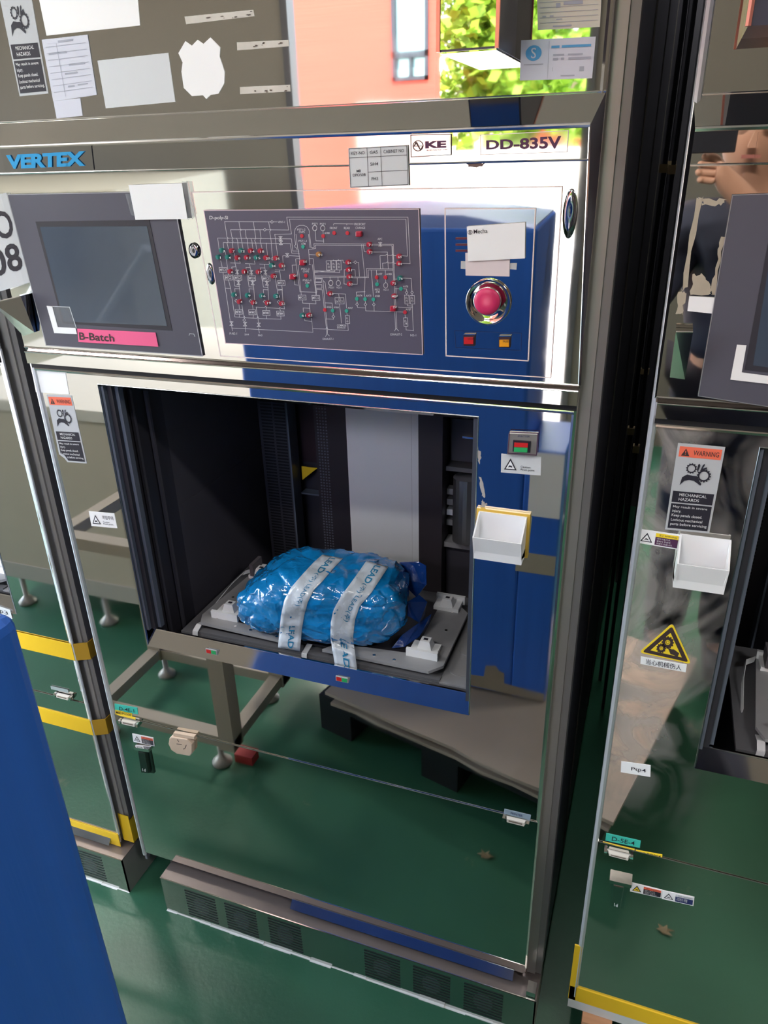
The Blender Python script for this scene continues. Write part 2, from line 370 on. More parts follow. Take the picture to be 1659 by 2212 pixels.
def furnace(O, label, dirty=False, kick=True):
    O = Vector(O); R = root('vertical_furnace', (O.x, O.y + 1.0, 0), label, 'furnace', 'row of furnaces')
    OFF[R.name] = Vector((O.x, O.y + 1.0, O.z)); R.location = OFF[R.name]
    def fb(mb, name, m, parent=None, smooth=False):
        for v in mb.v: v += O
        return mb.build(name, m, parent or R, smooth)
    XL, XR = -1.024, -.090
    ZT = 2.45
    # carcass
    fb(MB().box(XL, XL + .006, 1.002, 3.6, .11, ZT), 'side_panel', MATS.get('dark_side_panel') or mat('dark_side_panel', (.15, .15, .18), .35, .1, noise=.1))
    XS = -.062
    fb(MB().box(XR - .012, XS - .012, 1.014, 1.05, .125, ZT), 'frame_post', STEEL_ST)
    fb(MB().box(XS - .012, XS, 1.018, 1.05, .125, ZT), 'frame_post', mat('grey_satin_steel', (.20, .19, .19), .4, .3, noise=.06, nscale=30, stretch=(1, 1, .04)))
    fb(MB().box(XS - .006, XS, 1.052, 3.6, .11, ZT), 'side_panel', mat('dark_side_panel', (.15, .15, .18), .35, .1, noise=.1))
    for y_ in (1.35, 1.9, 2.6): fb(MB().tube([(XS + .001, y_, .12), (XS + .001, y_, ZT)], .002, 6), 'edge_trim', STEEL_ST)
    fb(MB().box(XL, -.062, 3.594, 3.6, .11, ZT), 'back_panel', BLACK)
    fb(MB().box(XL, -.062, 1.0, 3.6, ZT, ZT + .01), 'top_panel', STEEL_DK)
    for x in (XL + .02, XR - .08):
        for y in (1.06, 3.45): fb(MB().box(x, x + .06, y, y + .06, (.0865 - O.z) if (not kick and y < 2 and x < -.5) else -O.z, .11), 'leg', STEEL_DK)
    fb(MB().box(XL, -.062, 1.05, 3.6, .10, .112), 'base_pan', BLACK)
    # corner posts
    fb(MB().tube([(XR - .004, 1.003, .13), (XR - .004, 1.003, ZT)], .0045, 8), 'corner_post', ROD)
    fb(MB().tube([(XL + .004, 1.0, .13), (XL + .004, 1.0, ZT)], .005, 8), 'corner_post', mat('white_edge', (.6, .62, .66), .3, .5, noise=.03))
    # upper sheet
    fb(MB().box(XL + .006, XR - .004, 1.0, 1.004, 1.713, ZT), 'upper_panel', STEEL_UP)
    # hood: slope, two bevelled ends, underside
    xt, xbm = -.1025, -.0895
    A = [(XL, 1.0, 1.713), (XR, 1.0, 1.713), (xt, CT_A.y, CT_A.z), (-1.018, CT_A.y, CT_A.z)]
    Bq = [(XL, 1.0, 1.366), (XR + .001, 1.0, 1.366), (xbm, CT_B.y, CT_B.z), (-1.020, CT_B.y, CT_B.z)]
    hd = MB(); hd.add(A + Bq, [(0, 3, 2, 1), (1, 2, 6, 5), (3, 0, 4, 7), (4, 5, 6, 7)]); fb(hd, 'hood', mirror('hood_steel', (.62, .59, .55), .05, .0001))
    fb(MB().tube([A[3], A[2]], .0028, 8), 'hood_edge', ROD)
    fb(MB().tube([A[2], Bq[2]], .0018, 6), 'hood_edge', ROD)
    fb(MB().tube([A[0], A[1]], .0014, 6), 'hood_edge', ROD)
    # leaning control face in two sheets: name strip above, console below
    zf = 1.643
    def face(x0, x1, z0, z1): return [(x0, cty(z0), z0), (x1, cty(z0), z0), (x1, cty(z1), z1), (x0, cty(z1), z1)]
    xr = lambda z: xt + (xbm - xt) * (CT_A.z - z) / (CT_A.z - CT_B.z)
    ns = MB().prism([(-1.018, cty(1.678), 1.678), (-1.018, cty(zf), zf), (xr(zf), cty(zf), zf), (xr(1.678), cty(1.678), 1.678)], (0, .003, 0)); fb(ns, 'name_strip', STEEL_UP)
    cf = MB().prism([(-1.018, cty(zf), zf), (-1.020, cty(1.3735), 1.3735), (xbm, cty(1.3735), 1.3735), (xr(zf), cty(zf), zf)], (0, .003, 0)); fb(cf, 'console_face', STEEL)
    fb(MB().tube([(-1.018, cty(zf) - .0005, zf), (xr(zf), cty(zf) - .0005, zf)], .0014, 6), 'fold_line', ROD)
    # lip, shelf strip, groove, rounded edge
    lip = MB().prism([(-1.020, .989, 1.373), (-1.020, .992, 1.3655), (-1.020, 1.0, 1.3655), (-1.020, 1.0, 1.373)], (.930, 0, 0)); fb(lip, 'console_lip', mat('lip_reflection_tint', (.25, .21, .21), .18, 1.0, noise=.05))  # steel lip, the brown it mirrors is put into its colour
    fb(MB().tube([(-1.020, .9895, 1.373), (-.0895, .9895, 1.373)], .0012, 6), 'lip_edge', ROD)
    fb(MB().box(XL + .006, XR, .986, .999, 1.3455, 1.3655), 'shelf_strip', STEEL)
    fb(MB().tube([(XL + .006, .9855, 1.3655), (XR, .9855, 1.3655)], .0011, 6), 'shelf_edge', ROD)
    fb(MB().box(XL + .006, XR - .001, .994, 1.0, 1.336, 1.3455), 'shadow_groove', BLACK)
    fb(MB().tube([(XL + .008, 1.0, 1.3335), (XR - .004, 1.0, 1.3335)], .0042, 10), 'rounded_edge', ROD)
    # main front sheet with the load opening
    ox0, ox1, oz0, oz1 = -.888, -.226, .775, 1.314
    mp = MB(); x0, x1 = XL + .006, XR - .004
    for a in ((x0, ox0, .566, 1.332), (ox1, x1, .566, 1.332), (ox0, ox1, .566, oz0), (ox0, ox1, oz1, 1.332)): mp.box(a[0], a[1], 1.0, 1.003, a[2], a[3])
    fb(mp, 'front_panel', STEEL_DIRTY if dirty else STEEL)
    fb(MB().tube([(ox0, 1.0, oz0), (ox0, 1.0, oz1), (ox1, 1.0, oz1), (ox1, 1.0, oz0)], .0012, 6), 'opening_edge', mat('opening_rim', (.35, .36, .38), .25, 1.0, noise=.05))
    d = MB().box(x0, x1, .9985, 1.003, .1395, .5655); fb(d, 'lower_door', STEEL)
    fb(MB().box(x0, x1, .9981, .9985, .5640, .5655), 'door_seam', mat('seam_line', (.22, .23, .22), .4, .8, noise=.1))
    # ledge below the opening, leaning back
    sl_ = MB().prism([(ox0, .998, .775), (ox0, 1.016, .806), (ox0, 1.022, .806), (ox0, 1.012, .775)], (ox1 - ox0, 0, 0)); fb(sl_, 'ledge', mirror('ledge_steel', (.66, .64, .62), .09, .0002, 6))
    fb(MB().tube([(ox0, 1.0165, .8065), (ox1, 1.0165, .8065)], .0016, 6), 'ledge_edge', ROD)
    # opening liners
    fb(MB().prism([(ox0, 1.003, 1.316), (ox0, 1.030, 1.300), (ox0, 1.032, 1.306), (ox0, 1.005, 1.322)], (ox1 - ox0, 0, 0)), 'top_liner', mirror('liner_steel', (.45, .46, .48), .08))
    for k, (dx_, yy, m_) in enumerate(((.000, 1.004, CHBLUE), (.010, 1.012, CHAMB2), (.017, 1.02, CHBLUE))):
        fb(MB().box(ox0 - .004 + dx_, ox0 + .006 + dx_, yy, yy + .012, .81, 1.31), 'jamb_rail', m_)
    fb(MB().box(ox1 - .008, ox1 + .004, 1.004, 1.05, .80, 1.31), 'jamb_rail', mat('jamb_grey', (.13, .14, .16), .35, .6, noise=.05))
    # ---------------- chamber
    lw = MB(); lw.prism([(-.89, 1.034, .62), (-.862, 1.13, .62), (-.866, 1.135, .62), (-.9, 1.034, .62)], (0, 0, .72)); fb(lw, 'chamber_column', CHAMB2)
    for f in (.28, .62): fb(MB().box(-.886 + .028 * f, -.880 + .028 * f, 1.03 + .096 * f, 1.036 + .096 * f, .64, 1.32), 'column_rib', CHAMB)
    fb(MB().box(-.868, -.862, 1.13, 1.5, .62, 1.34), 'chamber_side', CHAMB)
    fb(MB().box(-.8622, -.8605, 1.14, 1.49, .985, 1.03), 'side_rail', CHAMB)
    fb(MB().box(-.87, -.10, 1.50, 1.51, .6, 1.36), 'chamber_back', CHAMB2)
    fb(MB().box(-.89, -.10, 1.03, 1.51, .60, .61), 'chamber_floor', CHAMB2)
    fb(MB().box(-.89, -.10, 1.03, 1.51, 1.335, 1.34), 'chamber_roof', CHAMB2)
    fb(MB().box(-.106, -.10, 1.03, 1.51, .60, 1.34), 'chamber_side', CHAMB2)
    fb(MB().box(-.86, -.765, 1.476, 1.48, .62, 1.335), 'vent_panel', CHAMB)
    vp = MB()
    for k in range(88):
        z = .64 + k * .0078
        for c in (0, 1): vp.box(-.852 + c * .034, -.824 + c * .034, 1.4745, 1.4765, z, z + .0036)
    s_ = fb(vp, 'vent_slots', BLACK); s_['kind'] = 'stuff'
    fb(MB().box(-.768, -.764, 1.44, 1.48, .62, 1.335), 'bay_edge', CHBLUE)
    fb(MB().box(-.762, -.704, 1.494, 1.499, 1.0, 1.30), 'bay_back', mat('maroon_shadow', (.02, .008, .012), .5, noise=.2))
    fb(MB().box(-.76, -.705, 1.47, 1.495, .925, .929), 'bay_shelf', CHBLUE)
    fb(MB().prism([(-.757, 1.475, .96), (-.757, 1.475, .995), (-.715, 1.475, .995)], (0, .002, 0)), 'yellow_tag', YTAPE)
    fb(MB().box(-.704, -.62, 1.45, 1.48, .62, 1.335), 'chamber_column', CHAMB2)
    vp = MB()
    for k in range(90):
        for c in range(4): vp.box(-.697 + c * .007, -.6935 + c * .007, 1.4485, 1.4505, .66 + k * .0072, .663 + k * .0072)
    s_ = fb(vp, 'vent_slots', CHBLUE); s_['kind'] = 'stuff'
    fb(MB().box(-.613, -.448, 1.42, 1.47, .62, 1.335), 'pale_column', COLUMN)
    fb(MB().box(-.4645, -.4635, 1.4192, 1.42, .62, 1.335), 'column_seam', mat('seam_pale', (.7, .7, .72), .4, noise=.02))
    fb(MB().box(-.447, -.394, 1.415, 1.47, .62, 1.335), 'chamber_column', mat('chamber_plum', (.045, .038, .045), .4, noise=.1))
    # hardware bay right of the columns
    hb = -.393
    fb(MB().box(hb + .005, -.30, 1.46, 1.47, 1.155, 1.168), 'bay_bracket', PLATE)
    fb(MB().box(hb + .004, -.29, 1.465, 1.475, 1.17, 1.33), 'bay_plate', CHAMB)
    fb(MB().box(hb + .004, -.29, 1.465, 1.475, 1.055, 1.15), 'bay_plate', CHAMB)
    fb(MB().box(hb + .03, hb + .06, 1.459, 1.465, 1.11, 1.114), 'bay_handle', ROD)
    fb(MB().box(hb + .0, -.29, 1.44, 1.475, 1.04, 1.05), 'bay_bracket', PLATE2)
    cyl = MB().tube([(-.345, 1.43, .885), (-.345, 1.43, 1.035)], .028, 20); fb(cyl, 'bay_cylinder', mat('brushed_cylinder', (.40, .40, .41), .35, .9, noise=.1), smooth=False)
    fb(MB().box(-.318, -.309, 1.42, 1.44, .87, 1.035), 'amber_guard', mat('amber_guard', (.30, .19, .03), .4, noise=.1))
    fb(MB().box(hb, -.31, 1.43, 1.47, .86, .872), 'bay_bracket', PLATE)
    for z in (.905, .93, .955, .98): fb(MB().box(hb, hb + .02, 1.45, 1.47, z, z + .014), 'terminal', PLATE if z != .93 else WHITEP)
    fb(MB().box(hb, -.30, 1.45, 1.47, .72, .855), 'bay_plate', CHAMB)
    fb(MB().box(hb, -.30, 1.44, 1.46, .715, .722), 'bay_bracket', mat('amber_guard', (.30, .19, .03), .4))
    # ---------------- load stage
    fb(MB().box(-.83, -.235, 1.035, 1.33, .792, .800), 'base_plate', PLATE2)
    fb(MB().box(-.29, -.13, 1.035, 1.33, .798, .803), 'side_plate', PLATE)
    for k, y in enumerate((1.085, 1.15, 1.215)):
        fb(MB().lathe([(.0, 0), (.022, 0), (.022, .0012), (.0, .0012)], 20, Matrix.Translation((-.262 + .0 * k, y, .8028))), 'lightening_hole', BLACK)
        fb(MB().lathe([(.0222, 0), (.0238, 0), (.0238, .0016), (.0222, .0016)], 20, Matrix.Translation((-.262, y, .8026))), 'hole_rim', PLATE)
    fb(MB().box(-.80, -.29, 1.036, 1.05, .755, .806), 'stage_apron', PLATE2)
    for x in (-.742, -.705, -.66, -.645): fb(MB().box(x, x + .022, 1.0345, 1.036, .768, .788), 'connector', BLACK)
    fb(MB().box(-.70, -.688, 1.033, 1.036, .772, .784), 'connector', PLATE)
    fb(MB().box(-.60, -.26, 1.033, 1.036, .757, .778), 'stage_apron', CHAMB2)
    fb(MB().box(-.30, -.228, 1.034, 1.05, .745, .80), 'stage_bracket', PLATE2)
    zt = .820
    Lp = [(-.802, 1.074), (-.790, 1.048), (-.575, 1.040), (-.585, 1.062), (-.725, 1.072), (-.725, 1.20), (-.725, 1.268), (-.787, 1.268)]
    Rp = [(-.52, 1.040), (-.311, 1.038), (-.290, 1.062), (-.290, 1.242), (-.322, 1.275), (-.352, 1.275), (-.352, 1.08), (-.50, 1.066)]
    for nm, pts in (('stage_plate', Lp), ('stage_plate', Rp)):
        fb(MB().prism([(x, y, zt - .006) for x, y in pts], (0, 0, .006)), nm, PLATE)
    fb(MB().box(-.725, -.352, 1.066, 1.27, .803, .808), 'stage_well', CHAMB2)
    for (x, y, rz, tall) in ((-.748, 1.092, 0, 0), (-.757, 1.252, math.pi, 1), (-.334, 1.092, 0, 0), (-.334, 1.256, math.pi, 0)):
        T = Matrix.Translation((x, y, zt)) @ Matrix.Rotation(rz, 4, 'Z')
        cb = MB().box(-.026, .026, -.018, .02, 0, .008)
        cb.hexa([(-.014, -.006, .008), (.014, -.006, .008), (.014, .018, .008), (-.014, .018, .008)], [(-.009, -.002, .024), (.009, -.002, .024), (.009, .014, .024), (-.009, .014, .024)])
        cb.box(-.03, .03, -.022, -.016, -.002, .016)
        for v in cb.v: v[:] = T @ v
        c_ = fb(cb, 'corner_block', WHITEP)
        sm = MB().box(-.004, .004, .003, .009, .0242, .0246)
        for v in sm.v: v[:] = T @ v
        fb(sm, 'sensor_slot', INK, c_)
        if tall:
            pb = MB().box(.012, .02, -.02, .022, .008, .036)
            for v in pb.v: v[:] = T @ v
            fb(pb, 'damper_pad', mat('grey_rubber', (.10, .09, .10), .6, noise=.1), c_)
    for x, y in ((-.775, 1.15), (-.745, 1.215), (-.738, 1.215), (-.765, 1.072), (-.715, 1.056), (-.68, 1.054), (-.62, 1.05), (-.42, 1.052), (-.38, 1.05), (-.31, 1.10), (-.315, 1.17), (-.32, 1.235)):
        fb(MB().lathe([(0, 0), (.003, 0), (.003, .0012), (0, .0012)], 10, Matrix.Translation((x, y, zt))), 'screw', ROD)
    # flat cables
    CAB = mat('grey_flat_cable', (.62, .63, .65), .5, noise=.1, nscale=60)
    def ribbon(path, wv, nm='flat_cable'):
        rb = MB(); wv = Vector(wv)
        for a, b_ in zip(path[:-1], path[1:]):
            a, b_ = Vector(a), Vector(b_); n_ = (b_ - a).cross(wv).normalized() * .0012
            rb.hexa([a - wv, a + wv, a + wv + n_, a - wv + n_], [b_ - wv, b_ + wv, b_ + wv + n_, b_ - wv + n_])
        fb(rb, nm, CAB)
    ribbon([(-.795, 1.07, .806), (-.795, 1.05, .812), (-.795, 1.034, .806), (-.797, 1.032, .78), (-.798, 1.03, .758)], (.006, 0, 0))
    ribbon([(-.555, 1.06, .81), (-.555, 1.034, .806), (-.555, 1.031, .78), (-.552, 1.028, .755)], (.0055, 0, 0))
    ribbon([(-.789, 1.262, .823), (-.805, 1.25, .82), (-.812, 1.2, .813), (-.815, 1.13, .80)], (.002, .006, .003))
    # two tiny status lamps on the ledge
    n_ = Vector((0, -.031, .018)).normalized()
    for x in (-.741, -.4655):
        sb = MB().box(x - .012, x + .012, 1.002, 1.0045, .7855, .796); so = fb(sb, 'status_lamp', LABSIL)
        fb(MB().box(x - .0105, x - .0005, 1.0012, 1.0025, .7867, .7948), 'red_lens', BTNRED, so)
        fb(MB().box(x + .0008, x + .0105, 1.0012, 1.0025, .7867, .7948), 'green_lens', BTNGRN, so)
    # ---------------- kick plate
    if kick:
        k = MB().box(-.955, -.063, .9655, .9685, 0, .113); kp = fb(k, 'kick_plate', mirror('kick_steel', (.55, .55, .53), .10, .0002, 4))
        fb(MB().box(-.955, -.063, .9655, 1.08, .1125, .1155), 'kick_top', mat('kick_top_steel', (.24, .20, .19), .4, .6, noise=.1), kp)
        fb(MB().box(-.066, -.063, .9655, 1.08, 0, .113), 'kick_end', STEEL_ST, kp)
        fb(MB().box(-.955, -.952, .9685, 1.08, 0, .113), 'kick_end', STEEL_ST, kp)
        fb(MB().tube([(-.955, .9655, .1145), (-.063, .9655, .1145)], .0016, 6), 'kick_edge', ROD, kp)
        sh = None
        for px_, py_ in ((435.6, 1957), (522, 1987), (617, 2022), (826, 2096), (932, 2134), (1043, 2169)):
            gx = hit(px_, py_, PY(.9655)).x
            for i in range(10):
                z = .014 + i * .0092
                o_ = MB().box(gx - .041, gx + .041, .9645, .9656, z, z + .0036)
                fb(o_, 'vent_slot', mat('slot_dark', (.012, .02, .02), .5, noise=.1), kp)
            fg = MB()
            for i in range(2, 8):
                z = .014 + i * .0092; hw = .020 if i in (4, 5) else (.018 if i in (3, 6) else .012)
                fg.box(gx - hw, gx + hw, .9641, .9646, z + .0004, z + .0032)
            fb(fg, 'fan_guard', mat('fan_grey', (.07, .09, .095), .5, .3, noise=.1), kp)
        rnd = random.Random(3); st = MB(); x = -.955
        while x < -.07:
            x2 = min(-.063, x + rnd.uniform(.02, .06)); h = rnd.uniform(.0008, .0025); d_ = rnd.uniform(.0015, .0055)
            st.box(x, x2, .9655 - d_, .9655, 0, h); x = x2
        fb(st, 'white_sealant', mat('white_sealant', (.72, .74, .74), .7, noise=.1), kp)
        br = MB().box(-.945, -.905, 1.02, 1.03, .116, .16); fb(br, 'foot_bracket', mat('pale_bracket', (.55, .50, .45), .5, .3, noise=.08))
        fb(MB().box(-.952, -.066, 1.026, 1.03, .115, .165), 'kick_back', mat('kick_back_steel', (.22, .18, .17), .4, .3, noise=.1), kp)
        fb(MB().prism([(-.62, .985, .124), (-.62, .998, .140), (-.62, 1.0, .140), (-.62, 1.0, .124)], (.505, 0, 0)), 'lower_sill', mat('blue_grey_steel', (.42, .45, .52), .2, 1.0, noise=.05))
    return R, O

def hazard(R, px, plane, torn=None):
    o, S = sticker(R, 'hazard_label', torn or px, plane, LABSIL, label='silver warning label with gears and a trapped hand')
    if torn: S = Sheet([hit(x, y, plane) + plane[1].normalized() * .0006 for x, y in px], plane[1].normalized())
    S.rects([(.05, .03, .95, .145)], ORANGE, o, .0004)
    S.polys([[(.1, .132), (.19, .05), (.28, .132)]], INKBROWN, o, .0006)
    S.text([('!', .18, .072, .2, .118)], ORANGE, o, .0008); S.text([('WARNING', .36, .063, .9, .118)], INKBROWN, o, .0006)
    # black fields; the lower one may be torn at its left corner
    if torn: S.polys([[(.05, .535), (.95, .535), (.95, .665), (.05, .665)], [(.05, .68), (.95, .68), (.95, .975), (.3, .975), (.2, .9), (.05, .87)]], INK, o, .0004)
    else: S.rects([(.05, .535, .95, .665), (.05, .68, .95, .975)], INK, o, .0004)
    asp = .5
    S.polys(gear(.37, .265, .12, .075, 12, asp) + gear(.66, .335, .155, .095, 14, asp), INK, o, .0006, 'gear_symbol')
    hand = [(.17, .465), (.2, .37), (.3, .335), (.42, .345), (.52, .345), (.57, .39), (.64, .43), (.62, .45), (.56, .43), (.46, .40), (.36, .395), (.26, .41)]
    fing = [[(.49, .27), (.5, .215), (.53, .205), (.55, .225), (.53, .27), (.52, .305)], [(.57, .27), (.6, .215), (.64, .20), (.64, .22), (.61, .255), (.69, .235), (.7, .255), (.6, .285)]]
    S.polys([hand] + fing, INK, o, .0007, 'hand_symbol')
    S.text([('MECHANICAL', .2, .555, .8, .588), ('HAZARDS', .2, .608, .65, .642)], INKW, o, .0006)
    T = [('May result in severe', .1, .70, .86, .735), ('injury.', .1, .75, .3, .79), ('Keep panels closed.', .1, .80, .78, .84), ('Lockout mechanical', .1, .855, .8, .885), ('parts before servicing.', .1, .905, .93, .945)]
    if torn: T[-1] = ('ts before servicing.', .28, .905, .93, .945)
    S.text(T, INKW, o, .0006)
    return o
def tri_mark(S, o, u0, u1, v0, v1, m=None):
    c = (u0 + u1) / 2; h = v1 - v0; wd = u1 - u0
    S.polys([[(u0, v1), (c, v0), (u1, v1)]], INK, o, .0004, 'warning_triangle')
    S.polys([[(u0 + .14 * wd, v1 - .09 * h), (c, v0 + .2 * h), (u1 - .14 * wd, v1 - .09 * h)]], m or PAPER, o, .0005, 'warning_triangle')
    S.polys([[(c - .2 * wd, v1 - .2 * h), (c - .05 * wd, v1 - .42 * h), (c + .05 * wd, v1 - .36 * h), (c + .2 * wd, v1 - .38 * h), (c + .1 * wd, v1 - .27 * h), (c + .2 * wd, v1 - .16 * h), (c, v1 - .26 * h)]], INK, o, .0006, 'pinch_symbol')
def small_warning(R, px, plane, head=ORANGE, body=INK, tri=None, txt=('경고 WARNING', '내부구동기구,', '접촉시 부상의', '위험이 있습니다.')):
    o, S = sticker(R, 'warning_label', px, plane, PAPER, label='small white warning label with a triangle')
    tri_mark(S, o, .06, .36, .18, .82, tri)
    S.rects([(.42, .1, .97, .36)], head, o, .0004); S.rects([(.42, .36, .97, .92)], body, o, .0004)
    S.text([(txt[0], .5, .15, .93, .3)], INK, o, .0006)
    n = len(txt) - 1
    S.text([(t, .46, .42 + .48 / n * i, .46 + .03 * len(t) + .12, .42 + .48 / n * (i + .7)) for i, t in enumerate(txt[1:])], INKW, o, .0006)
    return o
def plate_text(R, name, px, plane, m, items, ink, label=None):
    o, S = sticker(R, name, px, plane, m, label=label); S.text(items, ink, o, .0005); return o
def connector(R, px, plane, depth=.008):
    """D-shaped socket with two side clips"""
    n = plane[1].normalized(); c = [hit(x, y, plane) for x, y in px]; S = Sheet(c, n)
    q = lambda u0, v0, u1, v1, l: [S.p(u0, v0, l), S.p(u1, v0, l), S.p(u1, v1, l), S.p(u0, v1, l)]
    o = MB().hexa(q(0, .1, 1, .9, 0), q(0, .1, 1, .9, .002)).build('socket', mat('socket_metal', (.55, .55, .54), .3, .8, noise=.05), R)
    MB().hexa(q(.14, .0, .86, 1, .002), q(.17, .1, .83, .9, depth)).build('socket_body', mat('socket_ivory', (.68, .64, .58), .4, noise=.04), o)
    MB().hexa(q(.24, .3, .76, .6, depth), q(.24, .3, .76, .6, depth + .0005)).build('socket_slot', mat('slot_shadow', (.2, .16, .13), .6, noise=.1), o)
    for u in (.0, .9): MB().hexa(q(u, -.1, u + .1, 1.1, 0), q(u, .1, u + .1, .9, depth * 1.1)).build('clip', ROD, o)
    return o
def latch(R, px, plane, m=None):
    n = plane[1].normalized(); S = Sheet([hit(x, y, plane) for x, y in px], n)
    q = lambda u0, v0, u1, v1, l: [S.p(u0, v0, l), S.p(u1, v0, l), S.p(u1, v1, l), S.p(u0, v1, l)]
    o = MB().hexa(q(0, 0, 1, 1, 0), q(.0, .0, 1, 1, .003)).build('latch', m or STEEL_ST, R)
    MB().hexa(q(.12, .12, .78, .95, .003), q(.16, .16, .72, .92, .010)).build('latch_lever', m or mirror('latch_steel', (.6, .6, .6), .08), o)
    MB().hexa(q(-.1, -.05, 1.15, .06, .0), q(-.1, -.05, 1.15, .06, .012)).build('latch_cap', ROD, o)
    S.text([('1d', .3, .75, .55, .86)], INKW, o, .0106)
    return o
def tray(R, O, x0, x1, z0, z1, y, d, label, amber):
    """open-topped leaflet tray: back plate, floor, sloped front, two tapering sides"""
    if amber: MB().box(x0 - .004, x1 + .004, y - .006, y - .0005, z0 - .002, z1 + .004).build('tray_backing', AMBERAC, R)
    yb = y - .006; t = .0022; zf = z0 + (z1 - z0) * .62
    o = MB().box(x0, x1, yb - t, yb, z0, z1).build('leaflet_tray', WHITEP, R); o['label'] = label
    MB().hexa([(x0, yb - d, z0 + .014), (x1, yb - d, z0 + .014), (x1, yb - d - .010, zf), (x0, yb - d - .010, zf)],
              [(x0, yb - d + t, z0 + .014), (x1, yb - d + t, z0 + .014), (x1, yb - d - .010 + t, zf), (x0, yb - d - .010 + t, zf)]).build('tray_front', CLEAR, o)
    MB().hexa([(x0, yb, z0), (x1, yb, z0), (x1, yb, z0 + .014), (x0, yb, z0 + .014)], [(x0, yb - d + .002, z0), (x1, yb - d + .002, z0), (x1, yb - d, z0 + .014), (x0, yb - d, z0 + .014)]).build('tray_floor', WHITEP, o)
    for x in (x0, x1 - t):
        MB().prism([(x, yb, z0), (x, yb - d, z0 + .01), (x, yb - d - .010, zf), (x, yb - .004, z1)], (t, 0, 0)).build('tray_side', CLEAR, o)
    MB().box(x0 + .01, x1 - .012, yb - d - .0035, yb - d - .002, z0 + .03, z0 + .034).build('tray_ridge', WHITEP, o)
    return o

# service pipes in the slot between the two furnaces
for x, y, r_, lab in ((-.040, 2.2, .006, 'thin dark service pipe in the slot, nearest the middle furnace side'), (-.018, 2.05, .005, 'thin dark service pipe in the slot beside the right furnace'), (-.030, 2.9, .012, 'thicker dark pipe at the back of the slot between furnaces')):
    pr = root('service_pipe', (x, y, 0), lab, 'pipe', 'pipes between the furnaces')
    MB().tube([(x, y, 0), (x, y, 1.2), (x + .004, y, 1.9), (x, y, 2.5)], r_, 8).build('pipe', mat('pipe_dark', (.05, .05, .06), .35, .4, noise=.1), pr)
    for z in (.9, 1.6): MB().box(x - r_ - .004, x + r_ + .004, y - .012, y + .012, z, z + .02).build('pipe_clamp', mat('brass_clamp', (.32, .25, .14), .4, .4, noise=.1), pr)

# ================================================================== MAIN furnace
R, O = furnace((0, 0, 0), 'mirror steel furnace with a gas flow panel and a blue parcel in its opening')
UP, CP, FP, LP = PY(1.0), ctrl_plane(O), PY(1.0), PY(.9985)
N = CP[1].normalized()
hazard(R, [(-7, -38), (62, -42), (105, 202), (43, 208)], UP)
sticker(R, 'blank_label', [(84, -6), (296, -30), (303, 55), (101, 77)], UP, PAPER, label='large blank white label')
o, S = sticker(R, 'document_label', [(91, 86), (190, 75), (210, 205), (116, 219)], UP, PAPERB, lift=.001, label='pale lilac document label with faint lines')
S.rects([(.06, .12 + .105 * i, .94, .128 + .105 * i) for i in range(8)] + [(.3, .08, .31, .95)], INKG, o, .0004, 'faint_rule')
S.rects([(.35, .04, .68, .075), (.1, .22, .5, .25), (.5, .43, .85, .46), (.38, .57, .66, .60), (.4, .78, .55, .81), (.62, .78, .85, .8)], INKG, o, .0004, 'faint_print')
sticker(R, 'document_label', [(116, 218), (174, 212), (179, 250), (123, 256)], UP, PAPERB, lift=.0008, label='small pale slip under the document label')
sticker(R, 'grey_label', [(211, 131), (364, 114), (379, 220), (229, 234)], UP, PAPERG, label='plain pale grey label')
z1 = zoom(0, 0, .5)
bp = z1((802, 178), (830, 198), (855, 172), (880, 190), (910, 162), (953, 205), (950, 245), (972, 310), (970, 360), (945, 405), (912, 410), (893, 428), (878, 412), (830, 415), (795, 380), (785, 310), (790, 270), (772, 230))
MB().prism([hit(x, y, UP) for x, y in bp], (0, -.0008, 0)).build('badge_label', PAPER, R)['label'] = 'white shield shaped blank label'
for q in (((798, 72), (1095, 42), (1100, 70), (805, 105)), ((1024, 183), (1247, 172), (1250, 200), (1026, 218)), ((1037, 376), (1254, 366), (1256, 395), (1038, 407))):
    o, S = sticker(R, 'worn_strip_label', z1(*q), UP, mat('worn_foil', (.55, .54, .50), .5, .2, noise=.2, nscale=40), label='narrow worn foil strip label')
    rnd = random.Random(q[0][0]); pp = []
    for k in range(7):
        u, v, s_ = rnd.uniform(.25, .97), rnd.uniform(.2, .9), rnd.uniform(.015, .05)
        pp.append([(u + s_ * math.cos(a) * rnd.uniform(.5, 1), v + 3.2 * s_ * math.sin(a) * rnd.uniform(.5, 1)) for a in (0, .8, 1.6, 2.4, 3.2, 4, 4.8, 5.6)])
    S.polys(pp, mat('worn_hole', (.10, .09, .08), .4, .5, noise=.1), o, .0004, 'worn_patch')
o, S = sticker(R, 'document_label', [(1160, -14), (1300, -24), (1296, 58), (1162, 65)], UP, LABCREAM, label='cream printed form label')
S.rects([(.04, .25 + .14 * i, .96, .262 + .14 * i) for i in range(5)], INKG, o, .0004, 'faint_rule')
S.rects([(.3, .3, .37, .42), (.42, .27, .72, .36), (.08, .62, .14, .66), (.2, .62, .26, .66), (.3, .72, .4, .75), (.25, .9, .55, .94)], INKG, o, .0005, 'faint_print')
o, S = sticker(R, 'safety_label', [(1126, 87), (1287, 79), (1279, 169), (1123, 174)], UP, PAPERB, label='lilac white label with a round blue emblem')
EMB = mat('emblem_blue', (.08, .33, .62), .5, noise=.05)
S.polys([discpts(.18, .33, .11, 28, 1.75)], EMB, o, .0004, 'emblem'); S.text([('S', .145, .2, .215, .46)], PAPERB, o, .0006)
S.rects([(.385, .05, .39, .98)], INKG, o, .0004, 'faint_rule')
